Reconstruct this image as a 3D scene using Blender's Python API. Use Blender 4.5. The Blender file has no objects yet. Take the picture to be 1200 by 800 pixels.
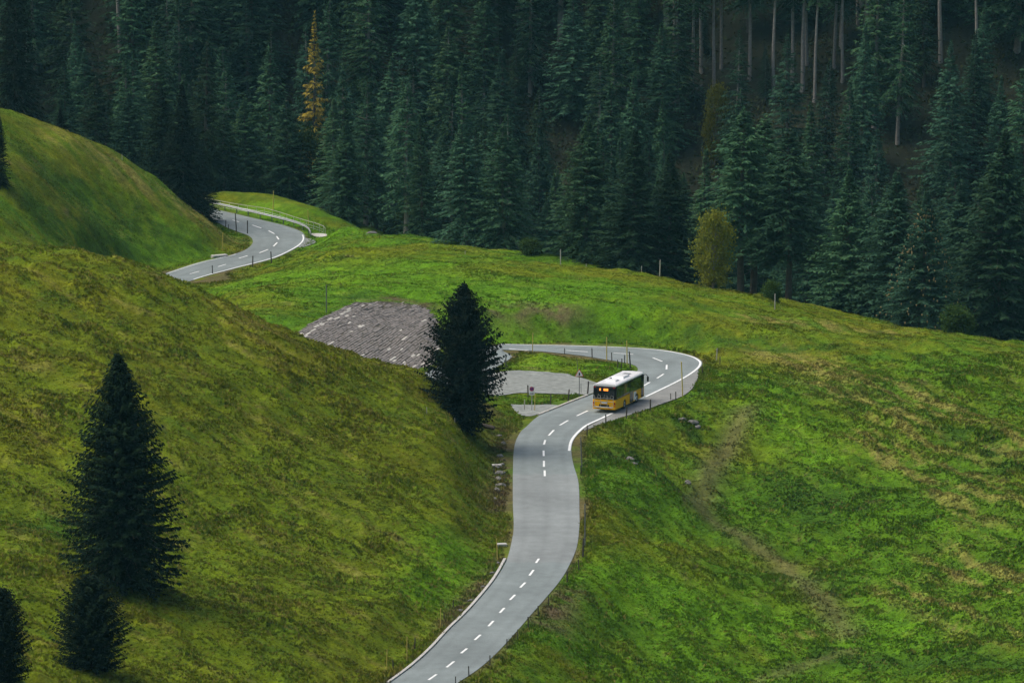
import bpy, math, random
import numpy as np
from mathutils import Vector, Matrix

SC = bpy.context.scene
COL = SC.collection
R = math.radians
rng = np.random.default_rng(11)
random.seed(11)

# ------------------------------------------------------------------ camera
FOC = 6000.0            # focal length in pixels of a 1200 px wide picture
PITCH = R(10.4)
HAZE = 0.000038
EYE = np.array([0.0, 0.0, 110.0])
cam = bpy.data.cameras.new('camera')
cam.sensor_width = 36.0
cam.lens = 36.0 * FOC / 1200.0
cam.clip_start = 1.0
cam.clip_end = 6000.0
camo = bpy.data.objects.new('camera', cam)
COL.objects.link(camo)
camo.location = EYE
camo.rotation_euler = (math.pi / 2 - PITCH, 0, 0)
SC.camera = camo

# ------------------------------------------------------------------ sky, sun, exposure
SUN_EL, SUN_AZ = R(58), R(-80)      # azimuth measured from +Y towards +X
world = bpy.data.worlds.new('World')
SC.world = world
world.use_nodes = True
wn = world.node_tree.nodes
wl = world.node_tree.links
bg = wn['Background']
sky = wn.new('ShaderNodeTexSky')
sky.sky_type = 'NISHITA'
sky.sun_disc = False
sky.sun_elevation = SUN_EL
sky.sun_rotation = SUN_AZ
sky.air_density = 0.9
sky.dust_density = 5.0
wl.new(sky.outputs[0], bg.inputs[0])
bg.inputs[1].default_value = 0.10
sun = bpy.data.lights.new('sun', 'SUN')
sun.energy = 1.4
sun.angle = R(55)
sun.color = (1.0, 0.95, 0.86)
suno = bpy.data.objects.new('sun', sun)
COL.objects.link(suno)
sd = Vector((math.sin(SUN_AZ) * math.cos(SUN_EL), math.cos(SUN_AZ) * math.cos(SUN_EL), math.sin(SUN_EL)))
suno.rotation_euler = (-sd).to_track_quat('-Z', 'Y').to_euler()
SC.view_settings.view_transform = 'Standard'
SC.view_settings.look = 'None'
SC.view_settings.gamma = 1.0
SC.view_settings.exposure = 0.76
SC.render.engine = 'CYCLES'
SC.cycles.max_bounces = 6
SC.cycles.diffuse_bounces = 2
SC.cycles.glossy_bounces = 2
SC.cycles.transmission_bounces = 2
SC.cycles.transparent_max_bounces = 4
SC.cycles.volume_bounces = 0
SC.cycles.use_denoising = True

# ------------------------------------------------------------------ small helpers
def tag(o, label=None, cat=None, group=None, kind=None):
    if label: o['label'] = label
    if cat: o['category'] = cat
    if group: o['group'] = group
    if kind: o['kind'] = kind
    return o

def empty(name, loc=(0, 0, 0), rz=0.0):
    o = bpy.data.objects.new(name, None)
    COL.objects.link(o)
    o.location = loc
    o.rotation_euler = (0, 0, rz)
    return o

def np_mesh(name, verts, faces, mats=(), smooth=False, midx=None, cols=None, colname='col'):
    """verts Nx3, faces Mx3 or Mx4 array (or list of polys)"""
    me = bpy.data.meshes.new(name)
    v = np.asarray(verts, dtype=np.float32)
    if isinstance(faces, np.ndarray):
        k = faces.shape[1]; m = faces.shape[0]
        me.vertices.add(len(v)); me.vertices.foreach_set('co', v.ravel())
        me.loops.add(m * k); me.loops.foreach_set('vertex_index', faces.astype(np.int32).ravel())
        me.polygons.add(m)
        me.polygons.foreach_set('loop_start', np.arange(0, m * k, k, dtype=np.int32))
    else:
        me.from_pydata([tuple(float(q) for q in p) for p in v], [], [tuple(int(i) for i in f) for f in faces])
    if midx is not None:
        me.polygons.foreach_set('material_index', np.asarray(midx, dtype=np.int32))
    me.polygons.foreach_set('use_smooth', np.full(len(me.polygons), smooth, dtype=bool))
    if cols is not None:
        a = me.attributes.new(colname, 'FLOAT_COLOR', 'POINT')
        c = np.ones((len(v), 4), dtype=np.float32); c[:, :cols.shape[1]] = cols
        a.data.foreach_set('color', c.ravel())
    me.update(calc_edges=True)
    me.validate()
    for m_ in mats: me.materials.append(m_)
    return me

def obj(name, me, parent=None):
    o = bpy.data.objects.new(name, me)
    COL.objects.link(o)
    if parent is not None: o.parent = parent
    return o

class MB:
    """collects simple solids into one mesh"""
    def __init__(s): s.v = []; s.f = []
    def add(s, vs, fs):
        b = len(s.v); s.v += [tuple(p) for p in vs]; s.f += [tuple(i + b for i in f) for f in fs]; return s
    def box(s, c, d, rz=0.0, taper=1.0):
        x, y, z = d[0] / 2, d[1] / 2, d[2] / 2
        vs = []
        for k, zz in ((1.0, -z), (taper, z)):
            for a, b in ((-x, -y), (x, -y), (x, y), (-x, y)):
                p, q = a * k, b * k
                vs.append((c[0] + p * math.cos(rz) - q * math.sin(rz), c[1] + p * math.sin(rz) + q * math.cos(rz), c[2] + zz))
        return s.add(vs, [(3, 2, 1, 0), (4, 5, 6, 7), (0, 1, 5, 4), (1, 2, 6, 5), (2, 3, 7, 6), (3, 0, 4, 7)])
    def tube(s, pts, rad, n=6, cap=True):
        pts = [Vector(p) for p in pts]
        rad = rad if isinstance(rad, (list, tuple)) else [rad] * len(pts)
        rings = []
        for i, p in enumerate(pts):
            t = (pts[min(i + 1, len(pts) - 1)] - pts[max(i - 1, 0)]).normalized()
            a = t.orthogonal().normalized() if abs(t.z) > .9 else t.cross(Vector((0, 0, 1))).normalized()
            b = t.cross(a)
            rings.append([p + (a * math.cos(2 * math.pi * k / n) + b * math.sin(2 * math.pi * k / n)) * rad[i] for k in range(n)])
        vs = [q for r_ in rings for q in r_]
        fs = []
        for i in range(len(pts) - 1):
            for k in range(n):
                fs.append((i * n + k, i * n + (k + 1) % n, (i + 1) * n + (k + 1) % n, (i + 1) * n + k))
        if cap:
            fs.append(tuple(range(n - 1, -1, -1))); fs.append(tuple((len(pts) - 1) * n + k for k in range(n)))
        return s.add(vs, fs)
    def disc(s, c, axis, r, h, n=20):
        a = Vector(axis).normalized() * (h / 2); c = Vector(c)
        return s.tube([c - a, c + a], r, n)
    def prism(s, poly, axis, lo, hi):
        """poly: list of 2D points, extruded along axis 0/1/2"""
        n = len(poly); vs = []
        for t in (lo, hi):
            for a, b in poly:
                vs.append({0: (t, a, b), 1: (a, t, b), 2: (a, b, t)}[axis])
        fs = [tuple(range(n)), tuple(range(2 * n - 1, n - 1, -1))]
        for k in range(n): fs.append((k, k + n, (k + 1) % n + n, (k + 1) % n))
        return s.add(vs, fs)
    def build(s, name, m, parent=None, smooth=False, bevel=0.0):
        me = bpy.data.meshes.new(name)
        me.from_pydata(s.v, [], s.f)
        import bmesh
        bm = bmesh.new(); bm.from_mesh(me)
        bmesh.ops.recalc_face_normals(bm, faces=bm.faces)
        if bevel > 0:
            ed = [e for e in bm.edges if len(e.link_faces) == 2 and e.calc_face_angle(0) > .5]
            bmesh.ops.bevel(bm, geom=ed, offset=bevel, segments=2, affect='EDGES', profile=.5)
        bm.to_mesh(me); bm.free()
        me.polygons.foreach_set('use_smooth', np.full(len(me.polygons), smooth, dtype=bool))
        me.materials.append(m)
        return obj(name, me, parent)

# ------------------------------------------------------------------ materials
def mat(name, color=(.5, .5, .5), rough=.7, noise=0.0, nscale=5.0, metal=0.0, bump=0.0, spec=.3, emit=None, coat=0.0):
    m = bpy.data.materials.new(name); m.use_nodes = True
    n = m.node_tree.nodes; l = m.node_tree.links
    b = n['Principled BSDF']
    b.inputs['Roughness'].default_value = rough
    b.inputs['Metallic'].default_value = metal
    b.inputs['Specular IOR Level'].default_value = spec
    b.inputs['Coat Weight'].default_value = coat
    b.inputs['Base Color'].default_value = (*color, 1)
    tc = n.new('ShaderNodeTexCoord')
    nz = n.new('ShaderNodeTexNoise'); nz.inputs['Scale'].default_value = nscale; nz.inputs['Detail'].default_value = 6
    l.new(tc.outputs['Object'], nz.inputs['Vector'])
    if noise > 0:
        r = n.new('ShaderNodeMapRange')
        r.inputs[3].default_value = 1 - noise; r.inputs[4].default_value = 1 + noise
        r.inputs[1].default_value = .25; r.inputs[2].default_value = .75
        l.new(nz.outputs[0], r.inputs[0])
        mx = n.new('ShaderNodeVectorMath'); mx.operation = 'SCALE'; mx.inputs[0].default_value = color
        l.new(r.outputs[0], mx.inputs['Scale']); l.new(mx.outputs[0], b.inputs['Base Color'])
    if bump > 0:
        bp = n.new('ShaderNodeBump'); bp.inputs['Strength'].default_value = bump; bp.inputs['Distance'].default_value = .05
        l.new(nz.outputs[0], bp.inputs['Height']); l.new(bp.outputs[0], b.inputs['Normal'])
    if emit:
        b.inputs['Emission Color'].default_value = (*emit[0], 1); b.inputs['Emission Strength'].default_value = emit[1]
    return m

def attr_mat(name, rough, scales, amps, bump=0.0, bscale=3.0, translucent=0.0, spec=.05):
    """colour from the per-vertex 'col' albedo, broken up by world-space noise"""
    m = bpy.data.materials.new(name); m.use_nodes = True
    n = m.node_tree.nodes; l = m.node_tree.links
    b = n['Principled BSDF']; b.inputs['Roughness'].default_value = rough; b.inputs['Specular IOR Level'].default_value = spec
    at = n.new('ShaderNodeAttribute'); at.attribute_name = 'col'
    ge = n.new('ShaderNodeNewGeometry')
    cur = at.outputs['Color']; last = None
    for sc, am in zip(scales, amps):
        nz = n.new('ShaderNodeTexNoise'); nz.inputs['Scale'].default_value = sc; nz.inputs['Detail'].default_value = 5; nz.inputs['Roughness'].default_value = .6
        l.new(ge.outputs['Position'], nz.inputs['Vector'])
        r = n.new('ShaderNodeMapRange'); r.inputs[1].default_value = .3; r.inputs[2].default_value = .7
        r.inputs[3].default_value = 1 - am; r.inputs[4].default_value = 1 + am
        l.new(nz.outputs[0], r.inputs[0])
        mx = n.new('ShaderNodeVectorMath'); mx.operation = 'SCALE'
        l.new(cur, mx.inputs[0]); l.new(r.outputs[0], mx.inputs['Scale']); cur = mx.outputs[0]; last = nz
    l.new(cur, b.inputs['Base Color'])
    if bump > 0:
        nz = n.new('ShaderNodeTexNoise'); nz.inputs['Scale'].default_value = bscale; nz.inputs['Detail'].default_value = 8; nz.inputs['Roughness'].default_value = .7
        l.new(ge.outputs['Position'], nz.inputs['Vector'])
        bp = n.new('ShaderNodeBump'); bp.inputs['Strength'].default_value = 1.0; bp.inputs['Distance'].default_value = bump
        l.new(nz.outputs[0], bp.inputs['Height']); l.new(bp.outputs[0], b.inputs['Normal'])
    if translucent > 0:
        va = n.new('ShaderNodeVectorMath'); va.operation = 'MULTIPLY_ADD'; va.inputs[1].default_value = (.35, .35, .35); va.inputs[2].default_value = (0, 0, 1)
        l.new(ge.outputs['Normal'], va.inputs[0]); vn = n.new('ShaderNodeVectorMath'); vn.operation = 'NORMALIZE'
        l.new(va.outputs[0], vn.inputs[0]); l.new(vn.outputs[0], b.inputs['Normal'])
        tr = n.new('ShaderNodeBsdfTranslucent'); l.new(cur, tr.inputs[0])
        ms = n.new('ShaderNodeMixShader'); ms.inputs[0].default_value = translucent
        l.new(b.outputs[0], ms.inputs[1]); l.new(tr.outputs[0], ms.inputs[2])
        l.new(ms.outputs[0], n['Material Output'].inputs[0])
    return m

def leaf_mat(name, c0, c1, rough=.6, translucent=.15, hue=.0):
    """foliage: colour varies per tree and by clump"""
    m = bpy.data.materials.new(name); m.use_nodes = True
    n = m.node_tree.nodes; l = m.node_tree.links
    b = n['Principled BSDF']; b.inputs['Roughness'].default_value = rough; b.inputs['Specular IOR Level'].default_value = .03
    ge = n.new('ShaderNodeNewGeometry'); oi = n.new('ShaderNodeObjectInfo')
    nz = n.new('ShaderNodeTexNoise'); nz.inputs['Scale'].default_value = .9; nz.inputs['Detail'].default_value = 4
    l.new(ge.outputs['Position'], nz.inputs['Vector'])
    rp = n.new('ShaderNodeMapRange'); rp.inputs[1].default_value = .32; rp.inputs[2].default_value = .7
    l.new(nz.outputs[0], rp.inputs[0])
    ad = n.new('ShaderNodeMath'); ad.operation = 'MULTIPLY_ADD'; ad.inputs[1].default_value = .55; 
    l.new(ge.outputs['Random Per Island'], ad.inputs[0]); 
    ad2 = n.new('ShaderNodeMath'); ad2.operation = 'MULTIPLY'; ad2.inputs[1].default_value = .45
    l.new(rp.outputs[0], ad2.inputs[0]); l.new(ad2.outputs[0], ad.inputs[2])
    mx = n.new('ShaderNodeMix'); mx.data_type = 'RGBA'
    mx.inputs[6].default_value = (*c0, 1); mx.inputs[7].default_value = (*c1, 1)
    l.new(ad.outputs[0], mx.inputs[0])
    hs = n.new('ShaderNodeHueSaturation')
    r1 = n.new('ShaderNodeMapRange'); r1.inputs[3].default_value = .5; r1.inputs[4].default_value = 1.6
    l.new(oi.outputs['Random'], r1.inputs[0]); l.new(r1.outputs[0], hs.inputs['Value'])
    r2 = n.new('ShaderNodeMath'); r2.operation = 'FRACT'
    r3 = n.new('ShaderNodeMath'); r3.operation = 'MULTIPLY'; r3.inputs[1].default_value = 7.31
    l.new(oi.outputs['Random'], r3.inputs[0]); l.new(r3.outputs[0], r2.inputs[0])
    r4 = n.new('ShaderNodeMapRange'); r4.inputs[3].default_value = .5 - hue; r4.inputs[4].default_value = .5 + hue
    l.new(r2.outputs[0], r4.inputs[0]); l.new(r4.outputs[0], hs.inputs['Hue'])
    l.new(mx.outputs[2], hs.inputs['Color'])
    l.new(hs.outputs[0], b.inputs['Base Color'])
    tr = n.new('ShaderNodeBsdfTranslucent'); l.new(hs.outputs[0], tr.inputs[0])
    ms = n.new('ShaderNodeMixShader'); ms.inputs[0].default_value = translucent
    l.new(b.outputs[0], ms.inputs[1]); l.new(tr.outputs[0], ms.inputs[2])
    l.new(ms.outputs[0], n['Material Output'].inputs[0])
    return m

M = {}
M['ground'] = attr_mat('ground', .95, (.22, 1.3, 5.0), (.18, .28, .35), bump=.12, bscale=2.2)
M['grass'] = attr_mat('grass', .8, (.22, 1.3), (.18, .28), translucent=.35)
M['needles'] = leaf_mat('needles', (.016, .050, .026), (.050, .105, .046), hue=.03)
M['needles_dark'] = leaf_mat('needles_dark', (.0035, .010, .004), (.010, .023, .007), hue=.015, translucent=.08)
M['larch'] = leaf_mat('larch', (.16, .13, .02), (.32, .25, .04))
M['leaf_yellow'] = leaf_mat('leaf_yellow', (.10, .13, .012), (.22, .22, .025), translucent=.3)
M['leaf_green'] = leaf_mat('leaf_green', (.03, .07, .015), (.07, .12, .025), translucent=.3)
M['bark'] = mat('bark', (.10, .085, .07), .9, .35, 4, bump=.5)
M['bark_pale'] = mat('bark_pale', (.24, .22, .19), .9, .3, 3, bump=.5)
M['wood'] = mat('weathered_wood', (.07, .06, .05), .9, .3, 9)
M['pole'] = mat('snow_pole', (.50, .40, .10), .7, .2, 6)
M['pole_white'] = mat('pale_post', (.36, .35, .30), .7, .15, 6)
M['steel'] = mat('galvanised_steel', (.45, .47, .48), .45, .15, 8, metal=.6)
M['steel_dark'] = mat('dull_steel', (.16, .17, .17), .6, .2, 8, metal=.4)
M['rock'] = mat('rock', (.15, .145, .13), .95, .4, 3, bump=.6)
M['concrete'] = mat('concrete', (.42, .41, .37), .9, .2, 4, bump=.2)
M['paint'] = mat('road_paint', (.72, .73, .70), .7, .12, 3)
M['stone_grey'] = mat('paving_stone', (.17, .155, .14), .9, .3, 2.5, bump=.3)
M['stone_pale'] = mat('pale_paving_stone', (.42, .40, .35), .9, .2, 2.5, bump=.3)
M['yellow'] = mat('yellow_bus_paint', (.90, .47, .0), .5, .05, 2, spec=.15)
M['bus_white'] = mat('white_bus_paint', (.78, .78, .77), .35, .04, 2, spec=.5, coat=.3)
M['glass'] = mat('dark_bus_glass', (.006, .008, .010), .06, 0, spec=.6)
M['black'] = mat('black_trim', (.012, .012, .013), .5, .1, 6)
M['tyre'] = mat('tyre_rubber', (.02, .02, .02), .85, .2, 9)
M['rim'] = mat('wheel_rim', (.42, .42, .42), .4, .1, 8, metal=.6)
M['red'] = mat('tail_light', (.35, .012, .008), .25)
M['amber'] = mat('indicator', (.7, .2, .01), .25)
M['led'] = mat('orange_led', (.5, .12, .01), .5, emit=((1.0, .25, .03), 1.6))
M['sign_white'] = mat('sign_white', (.75, .75, .75), .4)
M['sign_red'] = mat('sign_red', (.55, .02, .02), .4)
M['sign_blue'] = mat('sign_blue', (.02, .06, .25), .4)
M['sign_black'] = mat('sign_black', (.01, .01, .01), .4)

# ------------------------------------------------------------------ terrain: heights surveyed along sight lines
SP, CP = math.sin(PITCH), math.cos(PITCH)
def ray(px, py):
    u = (np.asarray(px, float) - 600) / FOC; v = (np.asarray(py, float) - 400) / FOC
    return np.stack([u + 0 * v, CP - v * SP + 0 * u, -SP - v * CP + 0 * u], -1)
def at_y(px, py, Y):
    d = ray(px, py); return EYE + d * (np.asarray(Y, float) / d[..., 1])[..., None]
def project(P):
    P = np.asarray(P, float) - EYE
    dep = P[..., 1] * CP - P[..., 2] * SP; up = P[..., 1] * SP + P[..., 2] * CP
    return 600 + FOC * P[..., 0] / dep, 400 - FOC * up / dep

ZR_Y = np.array([300, 400, 500, 515, 530, 560, 590, 640, 675, 700, 800])
ZR_Z = np.array([9.0, 8.1, 7.15, 6.95, 6.3, 4.5, 3.3, -1., -4.4, -5, -5.6])
_yy = np.linspace(300, 800, 2001); _zz = np.interp(_yy, ZR_Y, ZR_Z)
_k = np.hanning(61); _k /= _k.sum(); _zz = np.convolve(np.pad(_zz, 30, 'edge'), _k, 'valid')
def zr(Y): return np.interp(Y, _yy, _zz)
def road_hit(px, py):
    """where the sight line through a picture point meets the road surface zr(Y)"""
    d = ray(px, py); Y = np.full(np.shape(d)[:-1], 520.0)
    for _ in range(60):
        Y = .5 * Y + .5 * (zr(Y) - EYE[2]) / (d[..., 2] / d[..., 1])
    return at_y(px, py, Y)

ctrl = [  # picture x, y, distance
 # foreground hill, face
 (0,800,380),(150,800,388),(300,800,395),(0,700,402),(150,690,410),(280,700,417),(400,700,425),(0,600,430),(200,600,440),(350,600,447),(500,600,454),
 (0,450,464),(200,450,468),(100,520,450),(300,500,468),(400,500,478),(500,520,477),(100,380,484),(300,420,488),(450,460,490),(560,560,474),(545,640,447),(480,720,420),(440,760,410),
 # its crest
 (-60,292,500),(0,295,500),(60,297,502),(140,306,504),(200,328,506),(240,345,507),(300,374,508),(400,414,508),(480,436,507),(530,480,500),(565,515,490),
 # meadow beyond the hairpin
 (585,392,569),(650,392,567),(720,395,565),(780,402,562),(580,375,576),(650,365,583),(650,340,600),(650,313,625),(520,330,605),(520,300,635),(520,290,648),(450,320,620),(400,330,610),(400,300,645),(400,264,702),
 (350,350,592),(300,345,596),(330,320,640),(450,290,655),(450,276,680),(330,243,728),(260,223,744),(300,340,610),(240,336,640),
 (700,321,620),(780,333,606),(860,349,600),(940,371,590),(1040,389,580),(1120,399,574),(1200,411,565),(1290,420,560),(750,360,583),(860,380,578),(940,395,572),(900,412,567),(1000,412,565),(1100,425,556),(1200,440,545),
 (870,420,561),(1000,440,549),(1100,470,532),(900,450,543),(1290,470,530),
 # stone bank
 (420,354,588),(500,362,585),(352,386,574),(497,436,564),(400,432,562),
 # right hand slope, gully and bank
 (860,455,536),(870,480,525),(845,530,513),(820,590,496),(845,620,486),(900,650,475.5),(950,690,462),(1000,740,445),(1000,800,428),(900,800,425),
 (780,560,491),(740,590,481),(730,520,503),(700,560,486),(700,640,458),(700,750,429),(640,800,411),(760,800,416),(780,700,444),(850,740,440),(760,640,462),
 (1000,500,519),(1000,560,502),(1000,640,476),(1100,560,497),(1100,640,467),(1200,600,474),(1200,500,511),(1200,700,440),(1200,800,408),(1100,720,443),(1100,790,420),(930,560,500),(920,610,486),(1290,600,472),(1290,780,410),
 # upper left hill
 (-60,120,690),(30,149,692),(130,186,698),(200,223,704),(250,260,708),(0,200,662),(100,250,674),(0,280,637),(100,296,662),(160,270,688),(-60,230,645),(60,225,668),
]
ctrl_xyz = [tuple(p) for p in at_y(np.array([c[0] for c in ctrl]), np.array([c[1] for c in ctrl]), np.array([c[2] for c in ctrl], float))]
ctrl_xyz += [  # ground that lies out of sight: behind the crests, the valley and the far slope
 (-60,545,13),(-45,545,9),(-30,545,6),(-15,535,7),(-60,590,4),(-75,545,16),(-90,500,32),(-90,400,24),(-90,590,6),(-90,660,12),
 (-75,745,0),(-50,745,-6),(-25,770,-14),(0,700,-12),(30,670,-12),(60,650,-14),(90,640,-15),(0,735,-19),(45,710,-22),(90,690,-23),
 (-110,770,-14),(-60,780,-17),(-15,790,-16),(30,770,-19),(75,760,-20),(120,755,-20),
 (-120,830,13),(-60,840,13),(0,840,12),(60,830,13),(120,820,14),(-120,900,48),(0,900,46),(120,900,50),(-120,1000,98),(0,1000,97),(120,1000,100),
 (42,628,-3),(58,618,-4),(75,608,-5),(92,598,-5),(20,650,-2),(90,560,6),(90,480,11),(90,400,12),(60,360,6),(0,350,6),(-40,350,16),(115,620,-6),
]
# ------------------------------------------------------------------ the road, traced edge by edge
Ledge = [(404,845),(430,822),(457,800),(485.5,778.7),(509,757),(526.7,737.5),(548,717),(570,692),(583,674.7),(594,655),(600,632),(602,616),(601,590),(601,560),(601.6,534),(604,518),(610,506),(617,499.5),(633,486),(656.7,476.5),(676.7,468.5),(690,463.5),(712,454),(733,444),(744,437),(747.5,432.5),(744.5,428.5),(734.7,425.3),(720,422.7),(700,419.6),(686,417.2),(653,413.3),(617,410.6),(586,409.6)]
Redge = [(484,845),(510,822),(536,800),(561,783),(583,763.5),(605,739.7),(622,720),(639,700.7),(657,679),(668,660),(676,640),(679,616),(679,600),(678,566),(672,544),(669.5,528),(672,516),(680,506),(690,498),(704,491.5),(720,484),(741,473.5),(759,464.7),(780,454.7),(800,444.7),(813,436.7),(821,430),(823,425),(820,421.3),(812,417.3),(795,413),(765,408.7),(700,405.4),(586,402.8)]
def dens(P, step=1.0):
    P = np.asarray(P, float); t = np.r_[0, np.cumsum(np.hypot(*np.diff(P[:, :2], axis=0).T))]
    n = max(2, int(t[-1] / step)); s = np.linspace(0, t[-1], n)
    return np.stack([np.interp(s, t, P[:, k]) for k in range(P.shape[1])], -1)
def smooth(P, it=2):
    P = P.copy()
    for _ in range(it): P[1:-1] = .25 * P[:-2] + .5 * P[1:-1] + .25 * P[2:]
    return P
def catmull(P, n=6):
    P = np.asarray(P, float); Q = np.vstack([2 * P[0] - P[1], P, 2 * P[-1] - P[-2]]); out = []
    for i in range(1, len(Q) - 2):
        for t in np.linspace(0, 1, n, endpoint=False):
            out.append(.5 * (2 * Q[i] + (Q[i+1] - Q[i-1]) * t + (2*Q[i-1] - 5*Q[i] + 4*Q[i+1] - Q[i+2]) * t*t + (3*Q[i] - Q[i-1] - 3*Q[i+1] + Q[i+2]) * t**3))
    out.append(P[-1]); return np.array(out)
Lw = catmull(road_hit([p[0] for p in Ledge], [p[1] for p in Ledge]))
Rw = catmull(road_hit([p[0] for p in Redge], [p[1] for p in Redge]))
Ledge2 = [(187,322),(207.5,315.5),(235,307),(257,302),(272,298.5),(288,292.5),(295.6,285.5),(295.6,280),(290,275.5),(279,271.5),(266,266.5),(254,260),(240,254),(222,247)]
Redge2 = [(217.6,331),(249.7,321),(275,314.5),(297.4,309),(323,302),(341,293.8),(352.4,287),(357.6,280.6),(356,274),(349,269.6),(330,263.3),(299,256),(262.6,247.6),(228,240)]
L2 = catmull(road_hit([p[0] for p in Ledge2], [p[1] for p in Ledge2]))
R2 = catmull(road_hit([p[0] for p in Redge2], [p[1] for p in Redge2]))
# the stretch out of sight between them, as centre points and 3.2 m half width
hid = np.array([(-7.5,549.5),(-13,543),(-23,541),(-34,558),(-42,597),(-46,635)])
def hidden_edges():
    c0 = .5 * (Lw[-1] + Rw[-1]); c1 = .5 * (L2[0] + R2[0])
    C = catmull(np.vstack([c0[:2], hid, c1[:2]]), 8)
    T = np.gradient(C, axis=0); T /= np.linalg.norm(T, axis=1)[:, None]
    N = np.stack([-T[:, 1], T[:, 0]], -1)
    L = C - 0 * N; h = 3.2
    # the left-hand edge of the traced road lies on the inner side of the hairpin
    s = 1.0 if np.dot(Lw[-1][:2] - c0[:2], N[0]) > 0 else -1.0
    return C + s * N * h, C - s * N * h
hl, hr = hidden_edges()
hl = np.c_[hl, zr(hl[:, 1])]; hr = np.c_[hr, zr(hr[:, 1])]
s2 = np.dot(L2[0][:2] - hl[-1][:2], L2[0][:2] - hl[-1][:2]) < np.dot(L2[0][:2] - hr[-1][:2], L2[0][:2] - hr[-1][:2])
road_L = np.vstack([Lw, hl[2:-2], L2]); road_R = np.vstack([Rw, hr[2:-2], R2])
road_C = .5 * (road_L + road_R)
road_W = .5 * np.linalg.norm(road_L[:, :2] - road_R[:, :2], axis=1)
# centre samples for distance queries
_t = np.linspace(0, len(road_C) - 1, 420)
rcx = np.interp(_t, np.arange(len(road_C)), road_C[:, 0]); rcy = np.interp(_t, np.arange(len(road_C)), road_C[:, 1]); rcw = np.interp(_t, np.arange(len(road_C)), road_W)

# thin plate spline
_isl = [(640,428),(690,424),(722,428),(600,425),(600,445),(650,448),(620,474),(680,452),(595,465),(715,440),(560,440),(560,420),(640,462)]
ctrl_xyz += [(p[0], p[1], p[2] - .05) for p in road_hit([q[0] for q in _isl], [q[1] for q in _isl])]
cx = np.array(ctrl_xyz)
def _U(r2): return .5 * r2 * np.log(r2 + 1e-9)
def _tps_fit(P, z, lam):
    n = len(P); d2 = ((P[:, None] - P[None]) ** 2).sum(-1)
    A = np.zeros((n + 3, n + 3)); A[:n, :n] = _U(d2) + lam * np.eye(n)
    A[:n, n] = 1; A[:n, n+1:] = P; A[n, :n] = 1; A[n+1:, :n] = P.T
    return np.linalg.solve(A, np.r_[z, 0, 0, 0])
_SC = 50.0
_road_pts = np.stack([rcx, rcy], -1)[::7]
_keep = ((_road_pts[:, None] - cx[None, :, :2]) ** 2).sum(-1).min(1) > 25
_road_pts = _road_pts[_keep]
TP = np.vstack([cx[:, :2], _road_pts]) / _SC
TZ = np.r_[cx[:, 2], zr(_road_pts[:, 1]) - .1]
TW = _tps_fit(TP, TZ, .004)
def tps(X, Y):
    X = np.asarray(X, float); Y = np.asarray(Y, float); sh = np.broadcast(X, Y).shape
    x = np.broadcast_to(X, sh).ravel() / _SC; y = np.broadcast_to(Y, sh).ravel() / _SC
    out = np.empty(len(x)); n = len(TP)
    for i in range(0, len(x), 40000):
        a = x[i:i+40000]; b = y[i:i+40000]
        d2 = (a[:, None] - TP[None, :, 0]) ** 2 + (b[:, None] - TP[None, :, 1]) ** 2
        out[i:i+40000] = _U(d2) @ TW[:n] + TW[n] + TW[n+1] * a + TW[n+2] * b
    return out.reshape(sh)
def road_gap(X, Y):
    """distance beyond the road edge (negative on the road)"""
    sh = np.shape(X); x = np.ravel(X); y = np.ravel(Y); out = np.full(len(x), 99.0)
    near = np.where((y > 380) & (y < 770) & (np.abs(x) < 70))[0]
    for i in range(0, len(near), 20000):
        k = near[i:i+20000]
        d = np.sqrt((x[k, None] - rcx[None]) ** 2 + (y[k, None] - rcy[None]) ** 2) - rcw[None]
        out[k] = d.min(1)
    return out.reshape(sh)
def sstep(a, b, x):
    t = np.clip((x - a) / (b - a), 0, 1); return t * t * (3 - 2 * t)

# value noise
_perm = np.random.default_rng(5).random((256, 256))
def vnoise(x, y, seed=0):
    x = x + seed * 37.7; y = y + seed * 91.3
    i = np.floor(x).astype(int); j = np.floor(y).astype(int); f = x - i; g = y - j
    f = f * f * (3 - 2 * f); g = g * g * (3 - 2 * g)
    q = lambda a, b: _perm[a % 256, b % 256]
    return (q(i, j) * (1 - f) + q(i+1, j) * f) * (1 - g) + (q(i, j+1) * (1 - f) + q(i+1, j+1) * f) * g
def fbm(x, y, oct=4, seed=0):
    s = 0; a = .5; n = 0
    for k in range(oct):
        s = s + a * vnoise(x * 2 ** k, y * 2 ** k, seed + k); n += a; a *= .55
    return s / n

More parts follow.
